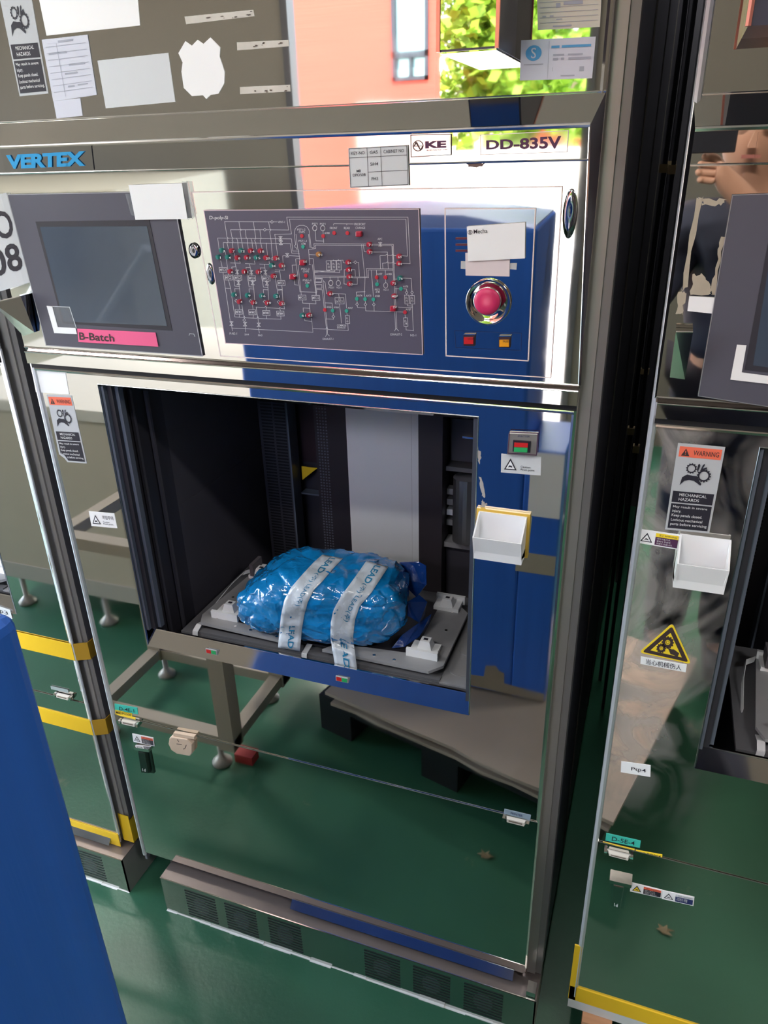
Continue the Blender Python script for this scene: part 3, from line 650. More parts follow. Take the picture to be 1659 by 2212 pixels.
S.rects([(.42, .17, .53, .23), (.56, .17, .95, .23)], EMB, o, .0005, 'faint_print')
S.rects([(.45, .38, .6, .42), (.65, .38, .85, .42), (.45, .47, .52, .53), (.56, .47, .6, .53), (.66, .47, .96, .53), (.05, .6, .32, .62), (.45, .7, .455, .8), (.82, .7, .88, .82), (.57, .9, .76, .93)], INKG, o, .0005, 'faint_print')
# box standing out of the upper sheet
xb, zb_, zt_ = -.196, 1.752, 2.02
bxo = MB().box(-.262, xb, .905, 1.0, zb_, zt_).build('warning_box', mat('warning_box_dark', (.07, .07, .10), .3, .3, noise=.1), R); bxo['label'] = 'small dark box standing out of the upper sheet'
MB().box(-.260, xb - .002, .9035, .905, zb_ + .002, zt_).build('box_face', STEEL_UP, bxo)
MB().box(-.260, xb - .002, .906, .999, zb_ - .0015, zb_).build('box_underside', STEEL, bxo)
for a in ((-.263, -.259), (xb - .003, xb + .001)): MB().box(a[0], a[1], .902, .906, zb_, zt_).build('box_edge', mat('coral_edge', (.7, .25, .2), .3, .6, noise=.05), bxo)

# ---- name strip plates
o, S = sticker(R, 'maker_plate', [(2, 318), (198, 314), (204, 366), (12, 370)], CP, mirror('plate_steel', (.66, .64, .6), .05, .0001), thick=.0012, lift=.0014, label='polished plate with raised blue letters')
So = Sheet([hit(x, y, CP) for x, y in ((16, 335), (186, 326), (190, 358), (22, 365))], N)
So.text([('VERTEX', 0, 0, 1, 1)], BLUELET, o, .0030, 'raised_lettering')
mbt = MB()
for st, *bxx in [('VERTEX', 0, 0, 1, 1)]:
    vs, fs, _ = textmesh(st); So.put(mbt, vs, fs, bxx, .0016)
mbt.build('raised_lettering', mat('blue_shadow', (.01, .12, .3), .5, noise=.05), o)  # darker copy behind the letters, their shade put into its colour
FRAME = mat('plate_rim', (.86, .74, .74), .35, .0, noise=.05)
def outline(px, plane, w, lift, name, m, parent):
    return lines([list(px) + [px[0]]], w, plane, lift).build(name, m, parent)
kp = [(888, 292), (975, 290), (975, 334), (889, 339)]
o, S = sticker(R, 'maker_plate', kp, CP, mirror('plate_steel'), thick=.001, lift=.0012, label='polished plate with a round wave emblem')
outline(kp, CP, 1.6, .0014, 'plate_rim', INKBROWN, o)
S.polys(ringq(.18, .50, .135, .115, 28, 1.9), INKBROWN, o, .0004, 'emblem')
S.polys([[(.05, .5), (.31, .5), (.31, .53), (.05, .53)]], INKBROWN, o, .0005, 'emblem')
S.polys([[(.07, .5), (.12, .3), (.16, .34), (.24, .66), (.29, .5), (.3, .53), (.24, .74), (.13, .4), (.09, .53)]], INKBROWN, o, .0006, 'emblem')
S.text([('KE', .36, .3, .88, .64)], INKPURP, o, .0005); S.text([('KOKUSAI ELECTRIC', .4, .70, .93, .76)], INKBROWN, o, .0005)
dp = [(1038, 292), (1228, 282), (1225, 328), (1039, 334)]
o, S = sticker(R, 'model_plate', dp, CP, mirror('plate_steel'), thick=.001, lift=.0012, label='polished plate lettered with the model number')
outline(dp, CP, 1.6, .0014, 'plate_rim', FRAME, o)
Sheet([hit(x, y, CP) for x, y in ((1051, 303), (1213, 293), (1213, 321), (1051, 323))], N).text([('DD-835V', 0, 0, 1, 1)], INKPURP, o, .0018)
o, S = sticker(R, 'key_label', [(754, 320), (882, 313), (885, 400), (758, 406)], CP, PAPERG, lift=.003, label='white table label with key number and gas names')
S.rects([(.01, .01, .99, .02), (.01, .97, .99, .98), (.01, .01, .018, .98), (.982, .01, .99, .98), (.32, .01, .327, .98), (.55, .01, .557, .98), (.01, .235, .99, .245), (.325, .61, .99, .62)], INK, o, .0004, 'table_rule')
S.text([('KEY-NO', .05, .09, .28, .17), ('GAS', .37, .09, .5, .17), ('CABINET NO', .6, .09, .94, .17), ('SiH4', .37, .38, .5, .46), ('PH3', .38, .75, .49, .83), ('M8', .13, .54, .2, .61), ('DPO508', .06, .64, .28, .71)], INK, o, .0005)

# ---- touch screen
tb = [(20, 420), (375, 413), (440, 768), (103, 745)]
to, TS = sticker(R, 'touch_screen', tb, CP, SCRBEZ, thick=.003, lift=.0036, label='grey touch screen unit with a dark glass')
outline(tb, CP, 1.8, .0038, 'screen_rim', mat('bezel_rim', (.5, .5, .55), .3, .8, noise=.05), to)
z5 = zoom(0, 400, .28331)
def raised(parent, name, px, plane, m, l0, l1):
    n = plane[1].normalized(); a = [hit(x, y, plane) for x, y in px]
    return MB().prism([p + n * l0 for p in a], n * (l1 - l0)).build(name, m, parent)
raised(to, 'screen_frame', z5((285, 275), (1150, 262), (1325, 1105), (490, 1050)), CP, SCRFR, .0036, .0042)
raised(to, 'screen_glass', z5((320, 315), (1135, 310), (1285, 1068), (500, 1035)), CP, SCREEN, .0042, .0045)
raised(to, 'white_corner_sticker', z5((372, 915), (415, 920), (457, 1078), (590, 1083), (603, 1130), (430, 1122)), CP, PAPER, .0046, .0052)
lines([z5((415, 920), (545, 925), (597, 1085))], 1.4, CP, .0048).build('clear_film_edge', PAPERG, to)
raised(to, 'clear_film', z5((418, 922), (545, 925), (592, 1082), (458, 1076)), CP, FILM, .00455, .0047)
o, S = sticker(to, 'batch_label', z5((605, 1088), (1200, 1118), (1222, 1225), (615, 1190)), CP, PINK, lift=.0054, label='pink paper label')
S.text([('B-Batch', .02, .26, .47, .82)], INKBROWN, o, .0005)
lines([z5((1452, 1140), (1456, 1128), (1488, 1130), (1496, 1150))], 1, CP, .0038).build('scuff', PAPERG, to)
o, S = sticker(R, 'blank_paper', [(283, 399), (398, 395), (410, 472), (298, 474)], CP, PAPER, lift=.006, label='blank white paper taped over the screen corner')
raised(o, 'clear_tape', [(398, 391), (411, 392), (424, 462), (411, 474)], CP, FILM, .005, .0055)
raised(o, 'clear_tape', [(275, 418), (287, 418), (298, 466), (288, 464)], CP, FILM, .005, .0055)

# ---- bent number sign and steel pocket left of the screen
sg = MB(); nn = 8; pts = []
tl, tr, br, bl = hit(-64, 432, CP), hit(18, 416, CP), hit(68, 609, CP), hit(-10, 634, CP)
for i in range(nn + 1):
    f = i / nn; bulge = N * (.004 + .028 * (1 - f) ** 1.3)
    pts.append((tl.lerp(tr, f) + bulge, bl.lerp(br, f) + bulge))
for (a, b_), (c, d_) in zip(pts[:-1], pts[1:]): sg.hexa([a, c, d_, b_], [a - N * .001, c - N * .001, d_ - N * .001, b_ - N * .001])
sgo = sg.build('number_sign', mat('sign_silver', (.52, .55, .58), .35, .2, noise=.03), R); sgo['label'] = 'bent silver sign with black numbers'
def bent_text(st, f0, f1, v0, v1):
    vs, fs, _ = textmesh(st); mb = MB(); k = []
    for x, y in vs:
        f = f0 + (f1 - f0) * x; v = v0 + (v1 - v0) * y; bulge = N * (.0046 + .028 * (1 - f) ** 1.3)
        k.append((tl.lerp(tr, f) + bulge).lerp(bl.lerp(br, f) + bulge, v))
    mb.add(k, fs); return mb
mbx = bent_text('DPO', .02, .96, .17, .47); mb2 = bent_text('508', .02, .96, .53, .84); mbx.build('lettering', INK, sgo); mb2.build('lettering', INK, sgo)
pk = [hit(x, y, CP) for x, y in ((14, 646), (66, 634), (80, 716), (62, 722))]
po = MB().hexa([p + N * .002 for p in pk], [pk[0] + N * .03, pk[1] + N * .022, pk[2] + N * .006, pk[3] + N * .012]).build('steel_pocket', mirror('pocket_steel', (.5, .48, .47), .1), R)
for a, b_ in ((0, 1),): MB().tube([pk[0] + N * .031, pk[1] + N * .023], .0012, 6).build('pocket_lip', ROD, po)

# ---- gas flow module
mo, MS = sticker(R, 'console_module', [(415, 415), (1215, 403), (1190, 815), (478, 768)], CP, STEEL, thick=.002, lift=.0022, label='polished control module plate')
outline([(415, 415), (1215, 403), (1190, 815), (478, 768)], CP, 2.0, .0024, 'module_rim', FRAME, mo)
zA = zoom(430, 440, .30139)
gp = zA((48, 45), (1583, 36), (1610, 1075), (203, 993))
GL = .0052
go, GS = sticker(R, 'gas_flow_panel', gp, CP, PANEL, thick=.003, lift=GL, label='violet grey gas flow diagram panel with coloured indicators')
outline(gp, CP, 1.6, GL + .0002, 'panel_rim', mat('panel_rim', (.80, .62, .68), .35, .0, noise=.05), go)
D = [
 [(198, 125), (530, 127)], [(545, 127), (572, 127)], [(198, 125), (215, 235), (223, 243), (215, 255), (223, 265), (215, 278), (225, 320)], [(300, 127), (308, 175), (316, 185), (308, 195), (322, 280), (330, 320)], [(403, 127), (420, 240), (412, 262), (420, 275), (425, 320)], [(512, 127), (520, 172), (528, 185), (520, 196), (530, 265), (540, 400)],
 [(240, 183), (478, 183)], [(492, 183), (655, 185), (641, 93), (1507, 93), (1522, 425), (1465, 423)], [(675, 213), (661, 108), (1492, 108), (1503, 371), (1465, 369)], [(675, 213), (556, 215), (562, 262), (578, 380)], [(240, 183), (250, 235), (258, 245), (250, 258), (258, 268), (252, 278), (258, 320)], [(345, 183), (352, 240), (360, 250), (366, 320)], [(450, 185), (458, 245), (452, 262), (466, 320)],
 [(148, 243), (675, 248), (685, 335), (730, 335)], [(148, 243), (160, 335)], [(188, 275), (667, 282), (677, 350), (732, 350)], [(188, 275), (192, 320)], [(283, 243), (290, 260), (298, 330)], [(385, 245), (392, 262), (400, 320)], [(495, 278), (505, 380)],
 [(612, 370), (635, 368)], [(655, 368), (732, 372)], [(612, 370), (615, 420)],
 [(170, 405), (180, 450)], [(185, 485), (238, 840)], [(248, 885), (828, 915), (820, 835)], [(203, 340), (225, 505)], [(225, 540), (240, 602)], [(205, 600), (240, 602), (270, 805), (330, 810), (337, 800), (344, 812), (427, 815), (435, 803), (442, 817), (600, 822), (598, 798)],
 [(265, 340), (272, 420)], [(240, 420), (310, 422), (305, 405)], [(272, 422), (278, 448), (248, 450), (252, 470)], [(278, 448), (282, 470)], [(345, 425), (415, 428), (410, 405)], [(375, 428), (380, 452), (350, 452), (352, 470)], [(380, 452), (385, 470)], [(448, 428), (518, 430), (515, 410)], [(480, 430), (485, 456), (452, 455), (455, 470)], [(485, 456), (488, 470)],
 [(256, 500), (270, 585), (300, 588)], [(357, 500), (372, 590), (402, 592)], [(458, 502), (475, 593), (505, 596)], [(560, 530), (572, 608), (606, 610)], [(600, 420), (605, 450)], [(558, 470), (625, 472), (622, 455)], [(590, 472), (600, 545)], [(557, 482), (592, 484)],
 [(292, 508), (288, 472)], [(293, 540), (296, 552)], [(392, 510), (390, 475)], [(394, 543), (397, 555)], [(495, 513), (490, 478)], [(496, 545), (500, 558)], [(605, 580), (610, 615)],
 [(300, 575), (305, 605), (270, 603), (272, 630)], [(305, 605), (312, 680)], [(402, 578), (406, 607), (372, 605), (374, 632)], [(406, 607), (412, 685)], [(505, 580), (508, 612), (474, 610), (476, 635)], [(508, 612), (513, 690)], [(608, 612), (575, 615), (578, 640)], [(608, 612), (614, 695)],
 [(300, 720), (303, 750)], [(305, 785), (302, 806)], [(320, 720), (335, 800), (340, 820)], [(397, 722), (400, 755)], [(402, 790), (400, 812)], [(422, 735), (482, 738), (490, 730), (497, 740), (585, 745), (592, 738), (600, 745), (625, 748), (622, 728)], [(422, 735), (440, 850)], [(492, 727), (494, 760)], [(496, 797), (498, 818)], [(590, 740), (596, 765)],
 [(248, 870), (252, 905)], [(344, 878), (348, 912)], [(440, 885), (445, 920)],
 [(695, 215), (697, 195), (702, 178), (715, 160), (735, 152), (760, 152), (783, 160), (797, 178), (803, 195), (815, 310), (828, 310), (828, 320), (797, 325), (805, 432)], [(695, 215), (705, 290), (697, 295), (700, 308), (707, 308), (712, 322), (724, 322), (738, 430)], [(707, 215), (720, 318)], [(797, 215), (808, 310)],
 [(730, 430), (745, 430)], [(800, 430), (812, 432)], [(705, 392), (735, 388)], [(803, 388), (830, 390), (853, 645)], [(705, 392), (708, 435), (680, 436), (685, 490)], [(710, 435), (735, 625), (855, 630)], [(722, 435), (745, 650)], [(824, 432), (850, 650)], [(695, 535), (698, 575), (722, 578)],
 [(753, 685), (755, 707), (850, 712), (848, 690)], [(803, 710), (808, 772)], [(758, 742), (805, 744)], [(758, 742), (760, 770)], [(768, 818), (770, 832), (818, 838)], [(818, 815), (828, 915)], [(825, 890), (918, 892), (928, 882), (938, 895), (1080, 902), (1077, 855)],
 [(845, 185), (850, 262), (906, 264)], [(900, 185), (905, 275)], [(828, 310), (838, 308), (835, 282), (1205, 285)], [(830, 320), (848, 316), (846, 292), (1205, 294)], [(1255, 287), (1402, 287), (1412, 560)], [(1255, 296), (1392, 296), (1405, 560)], [(803, 360), (845, 362)],
 [(925, 405), (1043, 400), (1045, 418), (1062, 420)], [(975, 398), (975, 405)], [(1010, 396), (1010, 405)], [(842, 483), (1020, 488), (1018, 470)], [(842, 476), (985, 480), (982, 470)], [(842, 488), (948, 474), (945, 470)],
 [(842, 512), (1065, 516)], [(842, 520), (1065, 526)], [(1108, 520), (1215, 520), (1210, 460), (1400, 463)], [(1108, 528), (1225, 526), (1222, 470), (1400, 472)], [(1112, 415), (1122, 414)], [(1140, 415), (1155, 416), (1160, 515)], [(1062, 468), (1052, 468), (1052, 512)], [(1108, 468), (1128, 468), (1132, 515)], [(1050, 525), (1050, 570), (1068, 572)], [(1145, 528), (1145, 572), (1112, 572)],
 [(950, 520), (952, 545)], [(1007, 522), (1008, 545)], [(1175, 290), (1200, 530), (1195, 650), (1200, 662)], [(1188, 290), (1195, 338), (1212, 340)], [(1255, 342), (1360, 342), (1366, 462)], [(1310, 462), (1307, 368), (1345, 366), (1355, 358), (1365, 366), (1388, 366), (1397, 358), (1405, 368), (1422, 368)], [(1328, 462), (1325, 422), (1350, 420), (1358, 412), (1368, 420), (1390, 420), (1400, 412), (1410, 422), (1422, 423)],
 [(1245, 472), (1260, 660)], [(1282, 472), (1283, 508)], [(1345, 472), (1345, 510)], [(1285, 535), (1287, 555)], [(1347, 535), (1348, 560)], [(1395, 300), (1415, 560)],
 [(1418, 535), (1432, 535)], [(1465, 528), (1530, 530), (1535, 622)], [(1415, 603), (1443, 604)], [(1472, 604), (1497, 606), (1498, 622)], [(1498, 640), (1498, 650)], [(1536, 640), (1536, 650)], [(1500, 710), (1502, 725), (1540, 728)], [(1536, 712), (1545, 905)], [(1410, 585), (1413, 640)], [(1420, 585), (1422, 640)], [(1408, 680), (1410, 725)], [(1418, 680), (1420, 725)], [(1437, 735), (1540, 738)], [(1412, 765), (1418, 890)], [(1422, 765), (1427, 890)], [(1410, 905), (1420, 890), (1425, 890), (1440, 905)],
 [(1200, 625), (1138, 628), (1140, 665)], [(1143, 690), (1145, 705)], [(1145, 725), (1147, 738), (1205, 742)], [(1202, 690), (1203, 705)], [(1203, 725), (1205, 762), (1470, 770)], [(1262, 690), (1263, 705)], [(1264, 725), (1265, 765)], [(1485, 785), (1488, 812)], [(1492, 870), (1493, 898), (1545, 903)],
 [(842, 528), (895, 530), (900, 545), (915, 560), (925, 638), (935, 640)], [(845, 533), (888, 533), (890, 555), (845, 555), (845, 533)], [(848, 560), (890, 560)], [(848, 575), (892, 575), (892, 600), (850, 600), (848, 575)], [(855, 630), (855, 608), (895, 612), (925, 900)], [(900, 550), (932, 900)], [(918, 945), (928, 925), (945, 940)], [(925, 900), (928, 925)], [(932, 900), (930, 925)],
 [(968, 638), (1060, 642), (1068, 742)], [(1012, 640), (1015, 670)], [(1018, 712), (1032, 850)], [(915, 705), (965, 707), (968, 745)], [(972, 775), (974, 792)], [(974, 812), (975, 822), (922, 820)], [(1070, 775), (1072, 795)],
 [(975, 150), (978, 140), (1118, 142)], [(1070, 142), (1070, 150)],
]
SQ = [(158, 452, 210, 487), (198, 507, 250, 542), (267, 508, 318, 543), (367, 511, 417, 546), (468, 514, 520, 549), (575, 546, 627, 581), (272, 752, 322, 786), (368, 755, 419, 790), (468, 760, 519, 795), (568, 764, 620, 799), (723, 650, 777, 684), (820, 652, 875, 687), (985, 668, 1048, 712), (922, 405, 955, 470), (960, 405, 992, 470), (997, 405, 1028, 470), (1058, 795, 1088, 853), (1475, 812, 1503, 872), (1482, 650, 1512, 712), (1520, 652, 1552, 712)]
for a, b_, c, d_ in SQ: D.append([(a, b_), (c, b_), (c + 3, d_), (a + 3, d_), (a, b_)])
gl = lines([zA(*pl) for pl in D], .85, CP, GL + .0004)
LWHITE = mat('panel_white', (.66, .65, .70), .5, noise=.02)
for cx_, cy_ in ((536, 127), (485, 183), (1131, 415), (337, 828), (974, 803), (1143, 715), (1203, 716), (1263, 717), (1497, 631), (1536, 631), (538, 390), (280, 690), (382, 692), (483, 696), (583, 698)):
    q = [(cx_ - 10, cy_), (cx_, cy_ - 11), (cx_ + 10, cy_), (cx_, cy_ + 11)]
    lines([zA(*(q + q[:1]))], .8, CP, GL + .0005, gl)
for cx_, cy_ in ((597, 245), (600, 277), (645, 365), (287, 484), (388, 487), (489, 487), (297, 562), (398, 563), (500, 565), (246, 853), (343, 857), (441, 862), (1309, 287)):
    for q in ([(cx_ - 12, cy_ - 13), (cx_ + 12, cy_ + 13)], [(cx_ - 12, cy_ + 13), (cx_ + 12, cy_ - 13)], [(cx_ - 12, cy_ - 13), (cx_ + 12, cy_ - 13)], [(cx_ - 12, cy_ + 13), (cx_ + 12, cy_ + 13)], [(cx_, cy_ - 16), (cx_, cy_ + 16)]): lines([zA(*q)], .9, CP, GL + .0005, gl)
for cx_, cy_ in ((842, 171), (899, 172), (956, 563), (1010, 564), (1348, 580)):
    for k in range(20):
        a0, a1 = 2 * math.pi * k / 20, 2 * math.pi * (k + 1) / 20
        lines([zA((cx_ + 15 * math.cos(a0), cy_ + 19 * math.sin(a0)), (cx_ + 15 * math.cos(a1), cy_ + 19 * math.sin(a1)))], 1.6 if cx_ < 1000 else .9, CP, GL + .0005, gl)
gl.build('flow_lines', LWHITE, go)
TXT = [('D-poly-Si', 90, 84, 222, 116), ('VENT-1', 578, 120, 628, 135), ('PS71-2', 717, 175, 775, 189), ('OVPS', 728, 193, 770, 207), ('PS71-1', 727, 256, 785, 270), ('ATM', 745, 276, 775, 290), ('PS71', 823, 133, 862, 148), ('PS71', 879, 134, 918, 149), ('AV80', 911, 199, 948, 213), ('FRONT', 950, 163, 1003, 179), ('REAR', 1050, 163, 1093, 179), ('PROFORT', 1125, 135, 1204, 152), ('CHANGE', 1133, 161, 1202, 178), ('APC', 1290, 241, 1324, 257),
 ('PS51-2', 746, 456, 804, 470), ('OVPS', 757, 474, 800, 488), ('PS51-1', 757, 536, 815, 550), ('ATM', 772, 554, 803, 568), ('FL', 933, 420, 948, 434), ('51', 934, 440, 949, 456), ('FL', 970, 420, 985, 434), ('52', 971, 440, 986, 456), ('FL', 1006, 420, 1021, 434), ('53', 1007, 440, 1022, 456), ('PS51', 942, 588, 978, 602), ('VG11', 995, 588, 1033, 602), ('AV77', 1287, 492, 1323, 506), ('AV83', 1352, 492, 1390, 506), ('PS73', 1271, 603, 1305, 617), ('ATM', 1276, 620, 1304, 633), ('VG13', 1331, 604, 1367, 618), ('AV78', 1472, 581, 1507, 595), ('AV74', 1144, 646, 1180, 660), ('AV73', 1207, 647, 1244, 661), ('AV80', 1270, 649, 1307, 664), ('FL', 1490, 662, 1506, 678), ('72', 1490, 684, 1507, 700), ('FL', 1528, 662, 1544, 678), ('73', 1528, 684, 1545, 700), ('AV87', 1490, 745, 1528, 759), ('FL', 1482, 828, 1498, 842), ('74', 1483, 846, 1500, 861), ('O2', 1010, 674, 1028, 686), ('DETCT', 992, 689, 1042, 703), ('AV65', 925, 728, 960, 742), ('AV64', 976, 730, 1012, 744), ('AV67', 1077, 734, 1112, 748), ('FL', 1067, 808, 1080, 822), ('66', 1068, 828, 1081, 842), ('COMMON', 1000, 858, 1065, 872), ('EXHAUST', 1001, 874, 1065, 888), ('EXHAUST-1', 898, 955, 974, 970), ('EXHAUST-2', 1382, 922, 1464, 937), ('N2-1', 1524, 928, 1565, 943), ('P-N2-1', 233, 916, 286, 932), ('SiH4', 340, 924, 370, 937), ('PH3', 437, 930, 466, 944),
 ('MFC1', 164, 460, 205, 478), ('MFC2', 204, 515, 245, 533), ('MFC3', 273, 516, 313, 534), ('MFC4', 373, 519, 412, 537), ('MFC5', 474, 522, 515, 540), ('MFC6', 581, 554, 622, 572), ('MFM1', 278, 760, 317, 778), ('MFM2', 374, 764, 414, 781), ('MFM3', 474, 768, 514, 786), ('MFM4', 574, 772, 615, 790), ('MFC11', 728, 658, 772, 676), ('MFC12', 826, 660, 870, 678)]
tm = MB()
def ptext(mb, st, q, plane, l):
    vs, fs, _ = textmesh(st); S_ = Sheet([hit(x, y, plane) for x, y in q], plane[1].normalized()); S_.put(mb, vs, fs, (0, 0, 1, 1), l)
for st, a, b_, c, d_ in TXT: ptext(tm, st, zA((a, b_), (c, b_), (c, d_), (a, d_)), CP, GL + .0006)
tm.build('lettering', LWHITE, go)
# indicators: one mesh for each kind, shared
def frame_at(p):
    z = N; x = Vector((1, 0, 0)); y = z.cross(x); M = Matrix((x, y, z)).transposed().to_4x4(); M.translation = p; return M
def shared(prof, n, m, nm):
    mb = MB().lathe(prof, n); me = bpy.data.meshes.new(nm); me.from_pydata(mb.v, [], mb.f); me.materials.append(m); return me
domeP = [(.0, 0), (.0032, 0), (.0034, .0026), (.0033, .0056), (.0025, .0056), (.0025, .0063), (.0, .0065)]
flatP = [(.0, 0), (.0026, 0), (.0026, .0010), (.0, .0012)]
MESH = {('d', c): shared(domeP, 14, m, 'indicator_' + c) for c, m in (('r', LEDR), ('g', LEDG), ('a', LEDA))}
MESH.update({('f', c): shared(flatP, 14, m, 'pilot_' + c) for c, m in (('r', mat('pilot_red', (.55, .03, .05), .4, noise=.05)), ('g', mat('pilot_teal', (.03, .36, .27), .4, noise=.05)))})
IND = [('d', 'g', 180, 338, '3'), ('d', 'g', 155, 385, '1'), ('d', 'r', 250, 340, '7'), ('d', 'g', 222, 385, '4'), ('d', 'g', 316, 339, '12'), ('d', 'r', 290, 390, '8'), ('d', 'r', 385, 340, '14'), ('d', 'r', 357, 388, '13'), ('d', 'r', 455, 341, '18'), ('d', 'g', 427, 388, '15'), ('d', 'r', 495, 390, '20'), ('d', 'r', 565, 393, '25'), ('d', 'g', 536, 445, '24'), ('d', 'r', 605, 445, '23'), ('d', 'r', 240, 487, '6'), ('d', 'r', 340, 488, '11'), ('d', 'r', 440, 490, '17'), ('d', 'r', 547, 520, '22'),
 ('d', 'g', 266, 652, '5'), ('d', 'g', 363, 657, '9'), ('d', 'g', 464, 660, '16'), ('d', 'g', 565, 663, '21'), ('d', 'r', 305, 702, '4'), ('d', 'r', 403, 708, '10'), ('d', 'r', 504, 710, '19'), ('d', 'r', 605, 715, '22'), ('d', 'g', 752, 800, '61'), ('d', 'r', 800, 798, '62'), ('d', 'a', 870, 365, '91'), ('d', 'r', 1230, 295, '71'), ('d', 'r', 1232, 347, '72'), ('d', 'r', 1080, 422, '54'), ('d', 'r', 1083, 475, '51'), ('d', 'r', 1087, 524, '53'), ('d', 'r', 1090, 575, '52'), ('d', 'r', 1442, 380, '65'), ('d', 'r', 1442, 430, '84'), ('d', 'g', 1448, 535, '76'), ('d', 'r', 1400, 570, '75'), ('d', 'r', 1405, 662, 'MBP'), ('d', 'r', 950, 645, '63'),
 ('f', 'r', 750, 227, ''), ('f', 'g', 758, 304, ''), ('f', 'r', 778, 510, ''), ('f', 'g', 788, 583, ''), ('f', 'r', 902, 228, ''), ('f', 'r', 980, 206, ''), ('f', 'r', 1075, 207, ''), ('f', 'r', 1283, 522, ''), ('f', 'r', 1346, 522, ''), ('f', 'g', 1286, 572, ''), ('f', 'g', 1457, 604, ''), ('f', 'g', 1142, 676, ''), ('f', 'g', 1201, 678, ''), ('f', 'g', 1260, 680, ''), ('f', 'r', 1485, 772, ''), ('f', 'r', 913, 755, ''), ('f', 'g', 969, 760, ''), ('f', 'g', 1068, 762, '')]
nm_ = MB()
for k, c, x, y, st in IND:
    p = hit(*zA((x, y))[0], CP) + N * GL
    if k == 'd': p = p - N * .0 + Vector((.0012, 0, .0018))
    o_ = link(bpy.data.objects.new('indicator_lamp' if k == 'd' else 'pilot_dot', MESH[(k, c)])); o_.parent = go
    M = frame_at(p); M.translation = p - OFF[R.name]; o_.matrix_local = M
    if st:
        wd = 7 * len(st) if st != '1' else 3; ptext(nm_, st, zA((x - wd - 2, y - 6), (x + wd - 2, y - 6), (x + wd - 2, y + 10), (x - wd - 2, y + 10)), (CP[0] + N * (GL + .0072), CP[1]), 0)
nm_.build('indicator_numbers', INKW, go)['kind'] = 'stuff'
for x, y, w_, st in ((760, 415, 38, 'GV2'), (690, 515, 38, 'GV1'), (1163, 211, 42, ''), (1405, 742, 40, 'DP')):
    q = zA((x - w_ / 2, y - 20), (x + w_ / 2, y - 20), (x + w_ / 2, y + 20), (x - w_ / 2, y + 20))
    o_ = raised(go, 'square_button', q, CP, LEDR, GL, GL + .006); bevel(o_, .0012)
    if st:
        t2 = MB(); ptext(t2, st, zA((x - 13, y - 7), (x + 13, y - 7), (x + 13, y + 8), (x - 13, y + 8)), (CP[0] + N * (GL + .0062), CP[1]), 0); t2.build('lettering', INKW, o_)
# dark wear dimples in the sheet beside the panel
DIMP = mirror('dent_steel', (.36, .36, .40), .12)
for x, y, a, b_ in ((421, 541, .009, .011), (457, 590, .007, .016), (1232, 455, .009, .032)):
    p = hit(x, y, CP); mb = MB().lathe([(0, .0006), (.6, .0014), (1, .0)], 20)
    for v in mb.v: v[:] = p + Vector((v.x * a, -v.z - (.0024 if x < 1200 else .0), v.y * b_))
    mb.build('sheet_dent', DIMP, R, True)

# ---- emergency module
z4 = zoom(930, 420, .20794)
ep = z4((160, 145), (1095, 145), (1020, 1720), (170, 1668))
eo, ES = sticker(R, 'emergency_module', ep, CP, STEEL, thick=.0015, lift=.004, label='polished emergency stop module plate')
outline(ep, CP, 2.4, .0044, 'module_rim', FRAME, eo)
for k, y in enumerate((455, 520, 583)): raised(eo, 'vent_slot', z4((270, y - 14), (410, y - 14), (410, y + 8), (270, y + 8)), CP, mat('slot_maroon', (.10, .02, .04), .4, noise=.1), .0045, .005)
o, S = sticker(eo, 'masked_label', z4((372, 600), (832, 625), (828, 845), (375, 835)), CP, mat('pinkish_label', (.72, .64, .66), .5, noise=.03), lift=.0056)
raised(o, 'tape_end', z4((325, 688), (375, 690), (375, 770), (323, 765)), CP, LABSIL, .0045, .005); raised(o, 'tape_end', z4((832, 710), (905, 708), (900, 775), (832, 770)), CP, LABSIL, .0045, .005)
o, S = sticker(eo, 'handwritten_note', z4((392, 325), (995, 282), (990, 655), (403, 685)), CP, PAPER, lift=.0075, label='white paper note with a handwritten word')
S.text([('Mecha', .12, .10, .36, .22)], INK, o, .0004); S.polys(ringq(.055, .17, .042, .034, 20, 1.55), INK, o, .0004, 'handwritten_ring'); S.text([('1', .045, .11, .062, .23)], INK, o, .0004)
cE = hit(*z4((612, 1108))[0], CP)
T = frame_at(cE + N * .004)
dish = MB().lathe([(.0, .001), (.018, .001), (.023, .0022), (.0285, .0055), (.0295, .0052), (.030, 0)], 48, T).build('guard_dish', mirror('dish_steel', (.55, .52, .5), .06), eo, True)
cB = hit(*z4((617, 1085))[0], CP)
T2 = frame_at(cB + N * .006)
MB().lathe([(.0, 0), (.0150, 0), (.0176, .006), (.0181, .010), (.0173, .010), (.0, .010)], 40, T2).build('button_collar', ROD, eo, True)
MB().lathe([(.0, .0), (.0168, .0), (.0168, .012), (.0156, .0138), (.010, .0146), (.0, .0148)], 40, T2).build('emergency_button', ESTOP, eo, True)
lines([z4((258, 1408), (950, 1435), (945, 1612), (270, 1585), (258, 1408))], .7, CP, .0046).build('button_frame_line', INKNAVY, eo)
